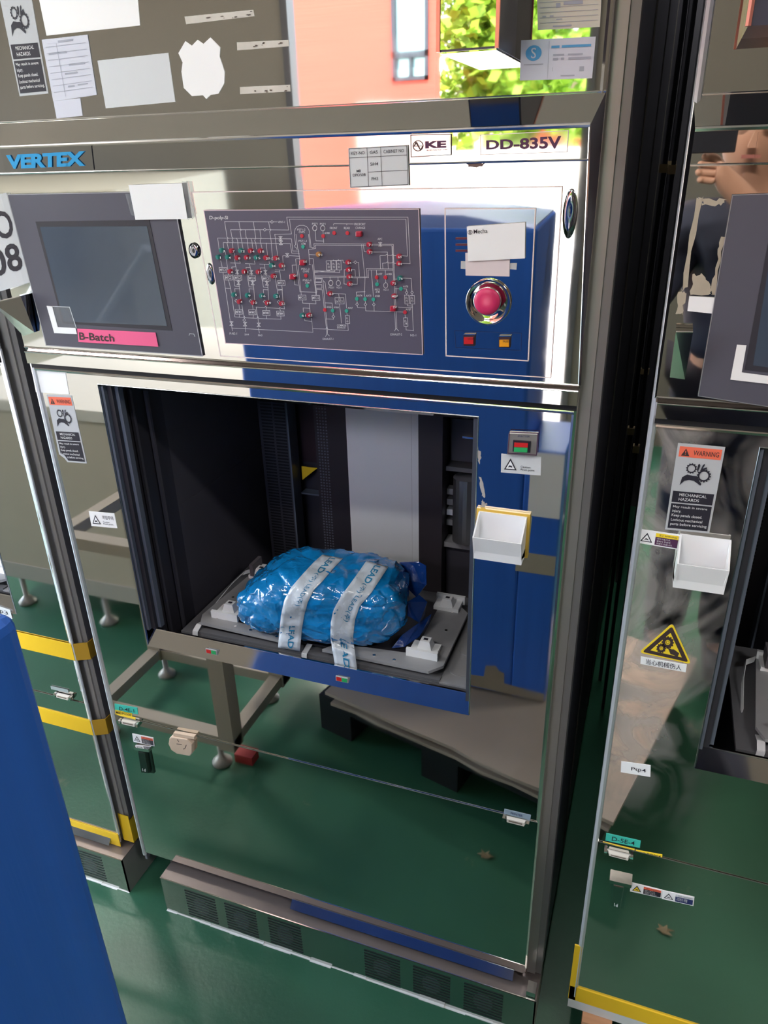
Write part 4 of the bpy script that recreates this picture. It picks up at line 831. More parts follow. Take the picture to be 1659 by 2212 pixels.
for q, m_, st in ((z4((357, 1442), (475, 1442), (468, 1562), (357, 1558)), BTNRED, 'STOP'), (z4((722, 1458), (843, 1458), (835, 1578), (722, 1574)), BTNAMB, 'PAUSE')):
    bo = raised(eo, 'push_button', q, CP, mat('button_housing', (.05, .03, .04), .3, noise=.1), .0045, .008)
    lines([[q[0], q[1]]], 2.2, CP, .0084).build('button_glint', ROD, bo)
    cx_ = sum(a for a, _ in q) / 4; cy_ = sum(b_ for _, b_ in q) / 4 + (1 if m_ is BTNRED else 3)
    raised(bo, 'button_cap', [(cx_ - 10, cy_ - 8), (cx_ + 10, cy_ - 8), (cx_ + 10, cy_ + 6), (cx_ - 10, cy_ + 6)], CP, m_, .008, .0105)
    t2 = MB(); ptext(t2, st, [(cx_ - 6, cy_ - 3), (cx_ + 6, cy_ - 3), (cx_ + 6, cy_ + 1.5), (cx_ - 6, cy_ + 1.5)], (CP[0] + N * .0108, CP[1]), 0); t2.build('lettering', INKBROWN, bo)

# ---- lower panel stickers
sticker(R, 'blank_label', [(69, 800), (142, 806), (150, 852), (78, 847)], FP, PAPER, label='blank white label at the top of the front sheet')
hazard(R, [(101, 852), (155, 854), (188, 1001), (133, 997)], FP, torn=[(101, 852), (155, 854), (188, 1001), (146, 998), (140, 990), (128, 981)])
o, S = sticker(R, 'pinch_label', [(192, 1104), (247, 1109), (254, 1141), (198, 1136)], FP, PAPER, label='small white pinch warning label with a triangle')
tri_mark(S, o, .07, .4, .2, .82); S.text([('끼임주의', .5, .2, .92, .46), ('Caution-', .5, .58, .76, .68), ('Pinch point', .5, .72, .88, .84)], INK, o, .0005)
o, S = sticker(R, 'pinch_label', [(1083, 980), (1169, 987), (1168, 1027), (1082, 1020)], FP, PAPERG, label='grey white pinch warning label with a triangle')
tri_mark(S, o, .08, .4, .2, .82); S.text([('Caution-', .5, .54, .76, .66), ('Pinch point', .5, .7, .85, .83)], INK, o, .0005)
z3 = zoom(920, 860, .31657)
so = raised(R, 'shutter_switch', z3((570, 232), (765, 240), (755, 388), (560, 375)), FP, STEEL_ST, 0, .006)
outline(z3((570, 232), (765, 240), (755, 388), (560, 375)), (FP[0] + FP[1] * .006, FP[1]), 1.6, .0004, 'switch_rim', INKPURP, so)
raised(so, 'switch_housing', z3((603, 275), (722, 282), (716, 358), (600, 350)), FP, INK, .006, .009)
raised(so, 'red_key', z3((613, 288), (705, 292), (703, 320), (612, 316)), FP, BTNRED, .009, .011)
raised(so, 'green_key', z3((612, 318), (703, 322), (700, 352), (610, 348)), FP, BTNGRN, .009, .011)
t2 = MB(); ptext(t2, 'SHUTTER', z3((628, 252), (710, 256), (708, 268), (626, 264)), (FP[0] + FP[1] * .0066, FP[1]), 0); t2.build('lettering', INKNAVY, so)
p0, p1 = hit(1034, 1105, FP), hit(1131, 1215, FP)
tray(R, O, p0.x + .002, p1.x + .002, hit(1080, 1213, FP).z + .018, hit(1080, 1100, FP).z - .004, 1.0, .030, 'milky white leaflet tray with an amber edge', True)
zz = zoom(0, 1300, .31646)
plate_text(R, 'position_label', zz((783, 695), (938, 722), (943, 768), (785, 740)), FP, TEAL, [('D-4E-1', .2, .3, .85, .8)], INK, 'teal position label')
plate_text(R, 'serial_label', zz((788, 735), (900, 758), (903, 785), (788, 765)), FP, YEL, [('M8DPO508', .05, .2, .95, .8)], INKBROWN)
sticker(R, 'terminal_label', zz((795, 768), (925, 788), (925, 805), (795, 786)), FP, YEL, lift=.0004)
connector(R, zz((822, 792), (955, 818), (955, 845), (825, 815)), LP)
small_warning(R, zz((903, 898), (1047, 927), (1055, 985), (912, 955)), LP)
latch(R, zz((945, 978), (1025, 990), (1058, 1165), (972, 1155)), LP, mat('green_black_latch', (.10, .13, .12), .2, .9, noise=.1))
ov = [(372, 1588), (376, 1585), (410, 1590), (421, 1600), (421, 1620), (416, 1626), (388, 1621), (376, 1613), (370, 1600)]
o = raised(R, 'ivory_buzzer', ov, LP, IVORY, 0, .011); bevel(o, .0015)
raised(o, 'buzzer_bracket', [(379, 1578), (424, 1586), (424, 1592), (379, 1584)], LP, IVORY, 0, .008)
t2 = lines([[(383, 1598), (386, 1602)], [(382, 1607), (392, 1608)], [(396, 1618), (400, 1616), (402, 1610)]], 1.2, (LP[0] + LP[1] * .0114, LP[1]), 0); t2.build('buzzer_marks', INKBROWN, o)
z8 = zoom(660, 1400, .33755)
plate_text(R, 'printer_label', z8((1273, 1028), (1443, 1068), (1438, 1098), (1270, 1058)), FP, mat('blue_grey_label', (.25, .34, .42), .5, noise=.05), [('PRINTER', .25, .3, .7, .75)], INKNAVY, 'blue grey printer label')
connector(R, z8((1265, 1062), (1435, 1102), (1430, 1130), (1265, 1088)), LP)
# hinge blocks at the foot of the right post
for z in (.108, .124): MB().box(-.084, -.066, .966, .99, z, z + .013).build('hinge_block', ROD, R)

# ================================================================== parcel on the load stage
BAGM = mat('blue_poly_wrap', (.006, .21, .55), .10, noise=.35, nscale=14, bump=.006, bscale=34, coat=.9, spec=.7)
_t = BAGM.node_tree; _v = _t.nodes.new('ShaderNodeTexVoronoi'); _v.inputs['Scale'].default_value = 26; _v.feature = 'F1'
_tc = _t.nodes.new('ShaderNodeTexCoord'); _mp = _t.nodes.new('ShaderNodeMapping'); _mp.inputs['Rotation'].default_value = (.3, .5, .6); _mp.inputs['Scale'].default_value = (1, .35, 1.2)
_t.links.new(_tc.outputs['Object'], _mp.inputs[0]); _t.links.new(_mp.outputs[0], _v.inputs['Vector'])
_b2 = _t.nodes.new('ShaderNodeBump'); _b2.inputs['Distance'].default_value = .008; _b2.inputs['Strength'].default_value = .8
_old = _t.nodes['Principled BSDF'].inputs['Normal'].links[0].from_socket
_t.links.new(_old, _b2.inputs['Normal']); _t.links.new(_v.outputs['Distance'], _b2.inputs['Height']); _t.links.new(_b2.outputs[0], _t.nodes['Principled BSDF'].inputs['Normal'])
BAGD = mat('blue_poly_flap', (.008, .05, .26), .15, noise=.3, nscale=20, bump=.004, bscale=40, coat=.8, trans=.25, ior=1.2)
PC = Vector((-.545, 1.121, .8955)); pa, pb_, pc_ = .164, .092, .071
pk_root = root('wrapped_parcel', (PC.x, PC.y, .8215), 'blue plastic wrapped parcel bound with two white lettered tapes', 'parcel')
from mathutils import noise as mnoise
mb = MB(); NU, NV = 220, 120; sg_ = lambda c, e: math.copysign(abs(c) ** e, c)
Rz = Matrix.Rotation(math.radians(9), 3, 'Z')
for j in range(NV + 1):
    ph = -math.pi / 2 + math.pi * j / NV
    for i in range(NU):
        th = 2 * math.pi * i / NU
        x = pa * sg_(math.cos(ph), .5) * sg_(math.cos(th), .55); y = pb_ * sg_(math.cos(ph), .5) * sg_(math.sin(th), .55); z = pc_ * sg_(math.sin(ph), .62)
        u = x / pa
        taper = 1 - .30 * max(0, -u - .35) ** 1.0 / .65; y *= taper; z = (z + pc_) * (1 - .32 * max(0, -u - .45) / .55 - .06 * max(0, u - .4)) - pc_
        x *= 1.06 if u < 0 else 1.0
        v = Vector((x, y, z)); q_ = Vector((v.x, v.y * .6, v.z)) + mnoise.noise_vector(v * 9) * .03
        nz = mnoise.noise(v * 14 + Vector((3, 1, 2))) * .009 + mnoise.noise(v * 34) * .003 - (1 - abs(mnoise.noise(q_ * 22 + Vector((1, 4, 2))))) ** 6 * .007 + (1 - abs(mnoise.noise(q_ * 45 + Vector((7, 4, 2))))) ** 8 * .0035
        v += v.normalized() * nz
        v.z = max(v.z, -pc_ + .004)
        mb.v.append(PC + Rz @ v)
for j in range(NV):
    for i in range(NU): mb.f.append((j * NU + i, j * NU + (i + 1) % NU, (j + 1) * NU + (i + 1) % NU, (j + 1) * NU + i))
zmin = min(v.z for v in mb.v)
for v in mb.v: v.z += .8208 - zmin
BV = BVHTree.FromPolygons(mb.v, mb.f)
mb.build('blue_wrap', BAGM, pk_root, True)
def onparcel(px, py, lift, y_fb):
    d = ray(px, py).normalized(); h = BV.ray_cast(CAM, d)
    if h[0] is not None: return h[0] - d * lift
    return hit(px, py, PY(y_fb))
zt1 = zoom(590, 1190, .16275)
def dense(p, n):
    out = []
    for i in range(n):
        f = i / (n - 1) * (len(p) - 1); k = min(int(f), len(p) - 2); f -= k
        out.append((p[k][0] + (p[k + 1][0] - p[k][0]) * f, p[k][1] + (p[k + 1][1] - p[k][1]) * f))
    return out
TAPE = mat('white_packing_tape', (.60, .66, .74), .28, noise=.06, nscale=40, bump=.002, bscale=70, coat=.5)
TINK = mat('tape_blue_ink', (.02, .22, .42), .4, noise=.1)
for L, Rr, yb in (([(655, 50), (540, 150), (400, 300), (235, 490), (150, 650), (105, 850), (85, 1050), (65, 1280)], [(925, 100), (800, 230), (640, 420), (540, 520), (460, 680), (410, 860), (380, 1050), (355, 1335)], 1.0315),
                  ([(1240, 130), (1150, 260), (1020, 440), (900, 600), (800, 790), (765, 950), (760, 1150), (825, 1540)], [(1530, 210), (1420, 380), (1300, 560), (1150, 730), (1085, 920), (1060, 1150), (1075, 1270), (1120, 1610)], 1.027)):
    n = 40; m_ = 7; LL = dense(zt1(*L), n); RR_ = dense(zt1(*Rr), n); G = []
    ymin = 9
    for a, b_ in zip(LL, RR_):
        row = []
        for k in range(m_):
            f = k / (m_ - 1); q = (a[0] + (b_[0] - a[0]) * f, a[1] + (b_[1] - a[1]) * f)
            h = BV.ray_cast(CAM, ray(*q).normalized())
            row.append((q, h[0]))
        G.append(row)
    W = []
    lasty = None
    for row in G:
        ys = [h.y for _, h in row if h is not None]; yb_ = (sum(ys) / len(ys)) if ys else (yb if lasty is None or lasty < 1.12 else lasty)
        if not ys and lasty is not None and lasty < 1.12: yb_ = yb
        lasty = yb_
        W.append([hit(q[0], q[1], PY(yb_)) - ray(*q).normalized() * .0015 if h is None else h - ray(*q).normalized() * .0022 for q, h in row])
    tp = MB(); tp.v = [p for r_ in W for p in r_]
    tp.f = [(i * m_ + k, i * m_ + k + 1, (i + 1) * m_ + k + 1, (i + 1) * m_ + k) for i in range(n - 1) for k in range(m_ - 1)]
    to_ = tp.build('packing_tape', TAPE, pk_root, True); sm = to_.modifiers.new('solid', 'SOLIDIFY'); sm.thickness = .0006; sm.offset = 0
    def along(s, t):
        f = s * (n - 1); i = min(int(f), n - 2); f -= i; g = t * (m_ - 1); k = min(int(g), m_ - 2); g -= k
        return W[i][k].lerp(W[i][k + 1], g).lerp(W[i + 1][k].lerp(W[i + 1][k + 1], g), f)
    for st, s0, s1, t0, t1 in (('LEAD', .02, .22, .42, .7), ('(주)', .23, .33, .42, .66), ('LEAD(주)', .36, .62, .48, .74), ('LEAD', .82, .99, .42, .68)):
        lt = MB(); vs, fs, _ = textmesh(st); k0 = 0
        for x, y in vs:
            p = along(s0 + (s1 - s0) * x, t1 - (t1 - t0) * y); lt.v.append(p + (CAM - p).normalized() * .0016)
        lt.f += [tuple(k0 + i for i in f) for f in fs]
        lt.build('lettering', TINK, to_)
def flap(pts_depth, nm):
    mb = MB(); P_ = [hit(x, y, PY(d)) for x, y, d in pts_depth]; mb.poly(P_); o = mb.build(nm, BAGD, pk_root)
    s = o.modifiers.new('solid', 'SOLIDIFY'); s.thickness = .0015; return o
flap([(845, 1222, 1.23), (868, 1214, 1.22), (905, 1213, 1.22), (921, 1222, 1.21), (922, 1262, 1.20), (900, 1290, 1.19), (860, 1250, 1.2)], 'bag_flap')
flap([(905, 1285, 1.16), (922, 1300, 1.16), (916, 1330, 1.15), (905, 1345, 1.13), (880, 1330, 1.12), (880, 1300, 1.13)], 'bag_flap')
flap([(846, 1400, 1.09), (868, 1372, 1.11), (905, 1345, 1.14), (932, 1326, 1.165), (926, 1346, 1.155), (905, 1376, 1.12), (872, 1398, 1.095)], 'bag_flap')
flap([(552, 1272, 1.19), (570, 1250, 1.21), (590, 1244, 1.215), (597, 1262, 1.20), (575, 1280, 1.19)], 'bag_flap')

# ================================================================== LEFT furnace
OLv = Vector((-1.01, .01, 0))
RL, OL = furnace(OLv, 'steel furnace with yellow tape bands round its lower front and side')
FL_ = PY(1.0 + OL.y - .0016)
xr_ = OL.x - .09
for z0, z1 in ((.684, .727), (.475, .518)):
    MB().box(OL.x - 1.01, xr_ + .0008, 1.0 + OL.y - .0035, 1.0 + OL.y - .0018, z0, z1).build('yellow_tape', YTAPE, RL)
    MB().hexa([(xr_ + .0008, 1.0 + OL.y - .0035, z0), (OL.x - .0590, 1.012 + OL.y, z0), (OL.x - .0590, 1.012 + OL.y, z1), (xr_ + .0008, 1.0 + OL.y - .0035, z1)], [(xr_ + .0008, 1.0 + OL.y - .002, z0), (OL.x - .0605, 1.0135 + OL.y, z0), (OL.x - .0605, 1.0135 + OL.y, z1), (xr_ + .0008, 1.0 + OL.y - .002, z1)]).build('yellow_tape', YTAPE_SHADE, RL)
    MB().box(OL.x - .0605, OL.x - .0590, 1.012 + OL.y, 1.16 + OL.y, z0, z1).build('yellow_tape', YTAPE_SHADE, RL)
MB().box(OL.x - 1.01, xr_ + .0008, 1.0 + OL.y - .004, 1.0 + OL.y - .0018, .118, .158).build('yellow_tape', YTAPE, RL)
MB().box(xr_ + .0002, OL.x - .0590, 1.0115 + OL.y, 1.013 + OL.y, .126, .215).build('yellow_tape', YTAPE, RL)
MB().box(OL.x - .0605, OL.x - .0590, 1.013 + OL.y, 1.14 + OL.y, .126, .20).build('yellow_tape', YTAPE, RL)
# grooved panels on the visible side
SIDEP = mat('brown_grey_side', (.28, .255, .25), .5, .1, noise=.06)
for z0, z1 in ((.80, 1.06), (1.09, 1.335), (.24, .66)):
    xs_ = OL.x - .062; po = MB().box(xs_, xs_ + .003, 1.066 + OL.y, 1.30, z0, z1).build('side_cover', SIDEP, RL)
    MB().tube([(xs_ + .003, 1.066 + OL.y, z1), (xs_ + .003, 1.066 + OL.y, z0), (xs_ + .003, 1.30, z0)], .0012, 6).build('cover_edge', ROD, po)
MB().tube([(xr_ + .002, 1.0 + OL.y, .16), (xr_ + .002, 1.0 + OL.y, 1.36)], .003, 8).build('front_edge', mat('pale_edge', (.62, .62, .66), .3, .8, noise=.04), RL)
connector(RL, zz((380, 612), (500, 640), (498, 665), (382, 635)), PY(1.0 + OL.y - .0016))
raised(RL, 'terminal_label', zz((345, 573), (465, 600), (468, 622), (350, 595)), PY(1.0 + OL.y - .0016), mat('clear_grey_label', (.3, .36, .36), .3, noise=.05), 0, .0006)
plate_text(RL, 'position_label', [(-22, 1303), (22, 1317), (27, 1337), (-20, 1324)], PY(1.0 + OL.y - .0016), PAPERG, [('Pφ3', .15, .25, .85, .75)], INK, 'white position label')

# ================================================================== RIGHT furnace
ORv = Vector((1.028, 0, -.008))
RR, OR = furnace(ORv, 'steel furnace with a smeared front, a yellow triangle sign and a white leaflet tray', dirty=True, kick=False)
FR, CR, LR = PY(1.0), ctrl_plane(OR), PY(.9985)
NR = CR[1].normalized()
z7 = zoom(1250, 900, .29832); z9 = zoom(1200, 1560, .29480); z6 = zoom(1380, 0, .40671)
hazard(RR, z7((720, 190), (1062, 220), (945, 845), (625, 815)), FR)
small_warning(RR, z7((440, 812), (737, 855), (718, 962), (425, 912)), FR, head=YEL, body=INKPURP)
tray(RR, OR, hit(1474, 1160, FR).x - .004, hit(1585, 1170, FR).x - .004, hit(1510, 1270, FR).z + .014, hit(1530, 1150, FR).z - .004, 1.0, .030, 'milky white leaflet tray beside the opening', False)
tri = z7((680, 1495), (815, 1790), (437, 1705))
def rounded(tri, r):
    out = []
    for i in range(3):
        a, b_, c = Vector(tri[i - 1]), Vector(tri[i]), Vector(tri[(i + 1) % 3])
        u = (a - b_).normalized(); v = (c - b_).normalized()
        for k in range(5):
            f = k / 4; out.append(tuple(b_ + u * r * (1 - f) ** 2 + v * r * f ** 2 + (u + v) * 0))
    return out
def inset(t, f):
    c = sum((Vector(p) for p in t), Vector((0, 0))) / 3; return [tuple(c + (Vector(p) - c) * f) for p in t]
to_ = raised(RR, 'machinery_sign', rounded(tri, 9), FR, YEL, .0004, .001); to_['label'] = 'yellow triangle sign with two gears and a hand'
raised(to_, 'sign_border', rounded(inset(tri, .88), 6), FR, INKBROWN, .001, .0013)
raised(to_, 'sign_field', inset(tri, .60), FR, YEL, .0013, .0016)
def pxgear(cx, cy, ro, rh, n, mb, lift):
    for q in gear(cx, cy, ro, rh, n, 1.0): mb.poly([hit(x, y, FR) + FR[1] * lift for x, y in z7(*q)])
mbg = MB(); pxgear(645, 1630, 46, 18, 12, mbg, .0019); pxgear(598, 1672, 36, 14, 11, mbg, .0019)
for q in (ringq(645, 1630, 12, 9, 16) + ringq(598, 1672, 9, 7, 16)): mbg.poly([hit(x, y, FR) + FR[1] * .0019 for x, y in z7(*q)])
mbg.poly([hit(x, y, FR) + FR[1] * .0019 for x, y in z7((640, 1662), (672, 1680), (690, 1680), (728, 1708), (716, 1738), (690, 1722), (665, 1715), (655, 1690))])
mbg.build('gear_and_hand', INKBROWN, to_)
plate_text(RR, 'sign_caption', z7((450, 1735), (783, 1795), (775, 1850), (447, 1789)), FR, PAPER, [('当心机械伤人', .12, .14, .9, .86)], INK, 'white caption strip under the triangle sign')
plate_text(RR, 'position_label', z9((482, 285), (697, 315), (695, 400), (478, 365)), FR, PAPER, [('Pφ4', .35, .36, .85, .74)], INK, 'white position label')
plate_text(RR, 'position_label', z9((372, 812), (625, 868), (618, 920), (365, 865)), FR, TEAL, [('D-5E-4', .18, .24, .84, .8)], INK, 'teal position label')
plate_text(RR, 'terminal_label', z9((348, 875), (580, 930), (578, 950), (346, 893)), FR, YEL, [('HANDY TERMINAL', .05, .2, .95, .8)], INKBROWN, 'yellow strip label')
plate_text(RR, 'serial_label', z9((588, 935), (783, 970), (780, 1000), (586, 965)), FR, YEL, [('M8DPO204', .05, .2, .95, .8)], INKBROWN, 'yellow serial label')
connector(RR, z9((358, 925), (570, 975), (568, 1000), (360, 945)), LR)
latch(RR, z9((412, 1130), (540, 1160), (497, 1360), (400, 1330)), LR, mirror('latch_steel', (.6, .6, .6), .08))
small_warning(RR, z9((552, 1172), (783, 1228), (775, 1288), (545, 1238)), LR, tri=YEL)
small_warning(RR, z9((783, 1230), (1018, 1280), (1010, 1345), (778, 1293)), LR, head=PAPERG, body=INKNAVY, txt=('주의 CAUTION', '고압전기 위험'))
# yellow tape and white rail at the foot
zb0 = .102 + OR.z
MB().box(-.003, .95, .9955, .9985, .112, .152).build('yellow_tape', YTAPE, RR)
MB().box(-.004, .010, .9955, .9985, .112, .275).build('yellow_tape', YTAPE, RR)
MB().box(-.003, .95, .996, 1.03, .086, .112).build('foot_rail', mat('white_foot_rail', (.6, .62, .63), .5, noise=.06), RR)
tag(MB().box(.028, .085, .975, 1.12, 0, .086).build('wood_block', mat('plywood', (.50, .26, .14), .7, noise=.2, nscale=12, stretch=(1, 8, 1)), off=(.055, 1.04, 0)), 'short brown wood block propping up the right furnace', 'wood block')
# touch screen
b6 = z6((497, 1035), (1215, 1010), (1050, 2210), (315, 2098))
to_, _ = sticker(RR, 'touch_screen', b6, CR, SCRBEZ, thick=.003, lift=.0036, label='grey touch screen unit with a dark glass')
outline(b6, CR, 1.8, .0038, 'screen_rim', MATS['bezel_rim'], to_)
raised(to_, 'screen_frame', z6((700, 1200), (1130, 1195), (1010, 2010), (560, 1960)), CR, SCRFR, .0036, .0042)
raised(to_, 'screen_glass', z6((715, 1230), (1110, 1225), (990, 1990), (605, 1935)), CR, SCREEN, .0042, .0045)
raised(to_, 'white_corner_sticker', z6((520, 1825), (570, 1828), (545, 1972), (760, 2000), (750, 2040), (485, 2010)), CR, PAPER, .0046, .0052)
TRES = mat('glue_residue', (.42, .37, .29), .7, noise=.15, nscale=60)
rnd = random.Random(5)
def ragged(pts, amp):
    out = []
    for i in range(len(pts)):
        (x0, y0), (x1, y1) = pts[i], pts[(i + 1) % len(pts)]
        for k in range(5):
            f = k / 5; out.append((x0 + (x1 - x0) * f + rnd.uniform(-amp, amp), y0 + (y1 - y0) * f + rnd.uniform(-amp, amp)))
    return out
for q in (((305, 1045), (335, 1050), (255, 1530), (225, 1540)), ((415, 1380), (440, 1260), (455, 1270), (410, 1560), (385, 1560)), ((330, 1060), (460, 1060), (440, 1090), (340, 1085)), ((285, 1460), (340, 1455), (385, 1520), (378, 1565), (270, 1560)), ((215, 1545), (250, 1560), (235, 1670), (200, 1675))):
    raised(RR, 'glue_residue', z6(*ragged(q, 9)), CR, TRES, .0003, .0007)
raised(RR, 'paper_scrap', z6((268, 1572), (405, 1580), (400, 1665), (258, 1650)), CR, PAPER, .0008, .002)
p6 = [hit(x, y, CR) for x, y in z6((198, 1740), (287, 1742), (245, 2005), (165, 1995))]
po = MB().hexa([p + NR * .001 for p in p6], [p6[0] + NR * .020, p6[1] + NR * .020, p6[2] + NR * .008, p6[3] + NR * .008]).build('steel_pocket', mirror('pocket_steel'), RR)
MB().tube([p6[0] + NR * .021, p6[1] + NR * .021], .0012, 6).build('pocket_lip', ROD, po)
nb = [(1638, 286), (1720, 280), (1700, 352), (1628, 350)]
sticker(RR, 'maker_plate', nb, CR, mirror('plate_steel'), thick=.001, lift=.0012, label='polished plate at the edge of the name strip')
bo = MB().box(hit(1612, 80, PY(.905)).x, .16, .905, 1.0, 1.755, 2.02).build('warning_box', MATS['warning_box_dark'], RR); bo['label'] = 'small dark box standing out of the upper sheet'
MB().tube([(hit(1612, 80, PY(.905)).x, .905, 1.755), (hit(1612, 80, PY(.905)).x, .905, 2.02)], .003, 6).build('box_edge', MATS['coral_edge'], bo)

# ================================================================== things behind and beside the photographer (seen in the steel)
DAN = mat('blue_corrugated_plastic', (.030, .150, .64), .34, noise=.12, nscale=50, stretch=(1, 1, .02), bump=.0006, bscale=120)
cr = root('blue_crate', (-.65, .08, .205), 'tall crate clad in blue corrugated plastic standing on boards', 'crate')
YF = .228
o = MB().box(-1.055, -.277, -.06, YF, .205, 1.455).build('crate_shell', DAN, cr); bevel(o, .008, 3)
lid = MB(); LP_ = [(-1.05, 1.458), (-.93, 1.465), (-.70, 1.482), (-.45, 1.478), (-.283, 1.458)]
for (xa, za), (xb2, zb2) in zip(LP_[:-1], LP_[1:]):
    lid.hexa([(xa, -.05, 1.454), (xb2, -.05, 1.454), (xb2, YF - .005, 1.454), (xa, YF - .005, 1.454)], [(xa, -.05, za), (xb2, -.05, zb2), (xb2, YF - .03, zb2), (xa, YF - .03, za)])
lid.build('crate_lid', mat('lit_blue_film', (.12, .19, .48), .4, noise=.2, nscale=6, bump=.004, bscale=9), cr)  # blue cover, light on the crate top put into a paler colour
o = MB().box(-.277, -.178, -.02, YF, .205, .98).build('side_cladding', DAN, cr); bevel(o, .004)
MB().box(-.262, -.18, YF + .0002, YF + .0015, .80, .975).build('paper_sheet', PAPER, cr)
MB().box(-.285, -.18, YF + .0004, YF + .0016, .63, .69).build('beige_tape', mat('beige_tape', (.42, .38, .30), .5, noise=.05), cr)
mb = MB(); rnd = random.Random(11)
MB().prism([(-.43, YF + .0005, .215), (-.43, YF + .0005, .25), (-.36, YF + .0005, .255), (-.355, YF + .0005, .295), (-.325, YF + .0005, .30), (-.315, YF + .0005, .285), (-.30, YF + .0005, .28), (-.298, YF + .0005, .245), (-.18, YF + .0005, .235), (-.18, YF + .0005, .207)], (0, .0012, 0)).build('torn_foam', mat('taupe_foam', (.30, .26, .20), .8, noise=.1), cr)
# boards on a black pallet
A0 = Vector((.02, .585, 0)); U_ = Vector((-.83, -.22, 0)).normalized(); V_ = Vector((.25, -.94, 0)).normalized()
def slab(mb, s0, s1, t0, t1, z0, z1, wav=0., sd=0):
    P_ = lambda s, t, z: A0 + U_ * s + V_ * t + Vector((0, 0, z))
    n = 10; r_ = random.Random(sd); ds = [(r_.uniform(-wav, wav), r_.uniform(-wav, wav) * .35) for _ in range(n + 1)]
    for i in range(n):
        a, b_ = s0 + (s1 - s0) * i / n, s0 + (s1 - s0) * (i + 1) / n
        lo = [P_(a, t0 + ds[i][0], z0 + ds[i][1]), P_(b_, t0 + ds[i + 1][0], z0 + ds[i + 1][1]), P_(b_, t1, z0), P_(a, t1, z0)]
        hi = [p + Vector((0, 0, z1 - z0)) for p in lo]; mb.hexa(lo, hi)
    return mb
pal = root('black_pallet', A0 + U_ * .43 + V_ * .45, 'black plastic pallet under the stacked boards', 'pallet')
PAL = mat('black_plastic', (.012, .013, .018), .4, noise=.2)
slab(MB(), .02, .92, .03, .76, .10, .135).build('pallet_deck', PAL, pal)
for s0 in (.02, .42, .80):
    slab(MB(), s0, s0 + .12, .03, .76, 0, .10).build('pallet_runner', PAL, pal)
BRD = [mat('grey_brown_board', (.20, .16, .13), .6, noise=.12, nscale=8), mat('pale_brown_board', (.36, .30, .25), .6, noise=.1, nscale=8)]
for k, (s0, s1, t0, z, lab) in enumerate(((.0, .80, .02, .137, 'thin grey brown board lying at the bottom of the stack'), (-.02, .84, -.005, .154, 'thin pale brown board second from the pallet'), (.0, .82, .015, .171, 'thin grey brown board third from the pallet'), (-.03, .86, -.012, .188, 'thin pale brown board lying on top of the stack'))):
    tag(slab(MB(), s0, s1, t0, .76, z, z + .0108, .006, k).build('brown_board', BRD[k % 2], off=A0 + U_ * .4 + V_ * .45 + Vector((0, 0, z))), lab, 'board', 'boards stacked on the pallet')
# beige open frame cart
BEI = mat('beige_enamel', (.46, .40, .32), .45, noise=.05, nscale=6)
CARTM = mat('grey_beige_enamel', (.30, .26, .21), .45, noise=.05, nscale=6)
ct = root('steel_cart', (-1.25, .43, 0), 'beige open steel frame cart on levelling feet', 'cart')
for x, y in ((-1.03, .575), (-1.03, .265), (-1.50, .575), (-1.50, .265)):
    MB().box(x - .025, x + .025, y - .025, y + .025, .10, .74).build('post', CARTM, ct)
    MB().lathe([(.0, .0), (.03, 0), (.031, .008), (.018, .022), (.009, .03), (.009, .10), (0, .10)], 16, Matrix.Translation((x - .055 if x > -1.2 else x, y - .02, 0))).build('levelling_foot', STEEL_ST, ct, True)
for z in (.105, .70):
    for y in (.575, .265): MB().box(-1.525, -1.005, y - .02, y + .02, z, z + .035).build('rail', CARTM, ct)
    for x in (-1.03, -1.50): MB().box(x - .02, x + .02, .265, .575, z, z + .035).build('rail', CARTM, ct)
MB().box(-1.05, -.99, .50, .54, 0, .03).build('red_chock', mat('red_rubber', (.35, .03, .03), .6, noise=.1), off=(-1.02, .52, 0))
tag(bpy.data.objects['red_chock'], 'small dark red rubber chock beside the cart foot', 'chock')
# beige cabinet farther left
cb = root('beige_cabinet', (-1.75, -.3, 0), 'low beige machine cabinet standing on levelling feet', 'cabinet')
o = MB().box(-2.45, -1.32, -.75, .045, .13, .86).build('cabinet_body', BEI, cb); bevel(o, .01)
MB().box(-2.46, -1.31, -.76, .055, .86, .90).build('cabinet_top', mat('pale_top', (.55, .52, .46), .5, noise=.04), cb)
MB().box(-2.45, -1.32, .045, .05, .13, .20).build('base_rail', mat('grey_rail', (.40, .37, .33), .5, noise=.05), cb)
for x in (-2.35, -1.92, -1.42):
    for y in (-.6, .03): MB().lathe([(.0, .0), (.035, 0), (.036, .01), (.02, .028), (.010, .036), (.010, .13), (0, .13)], 16, Matrix.Translation((x, y, 0))).build('levelling_foot', STEEL_ST, cb, True)
mc = root('beige_machine', (-3.3, -1.4, 0), 'tall beige steel machine with white frame bars near the wall', 'machine')
MB().box(-4.6, -2.5, -2.2, -1.2, .0, 1.40).build('machine_body', mat('grey_beige', (.44, .40, .31), .5, noise=.05), mc)
for k in range(4): MB().tube([(-4.4 + .55 * k, -1.17, .75), (-4.0 + .55 * k, -1.17, 1.15)], .025, 8).build('frame_bar', WHITEP, mc)
MB().box(-3.3, -2.8, -1.18, -1.12, 1.0, 1.25).build('drive_unit', PLATE2, mc)
for k, x in enumerate((-4.2, -3.4, -2.8)): MB().lathe([(0, 0), (.05, 0), (.045, .05), (0, .055)], 16, Matrix.Translation((x, -1.2, 1.28)) @ Matrix.Rotation(math.radians(-90), 4, 'X')).build('knob', INK, mc, True)
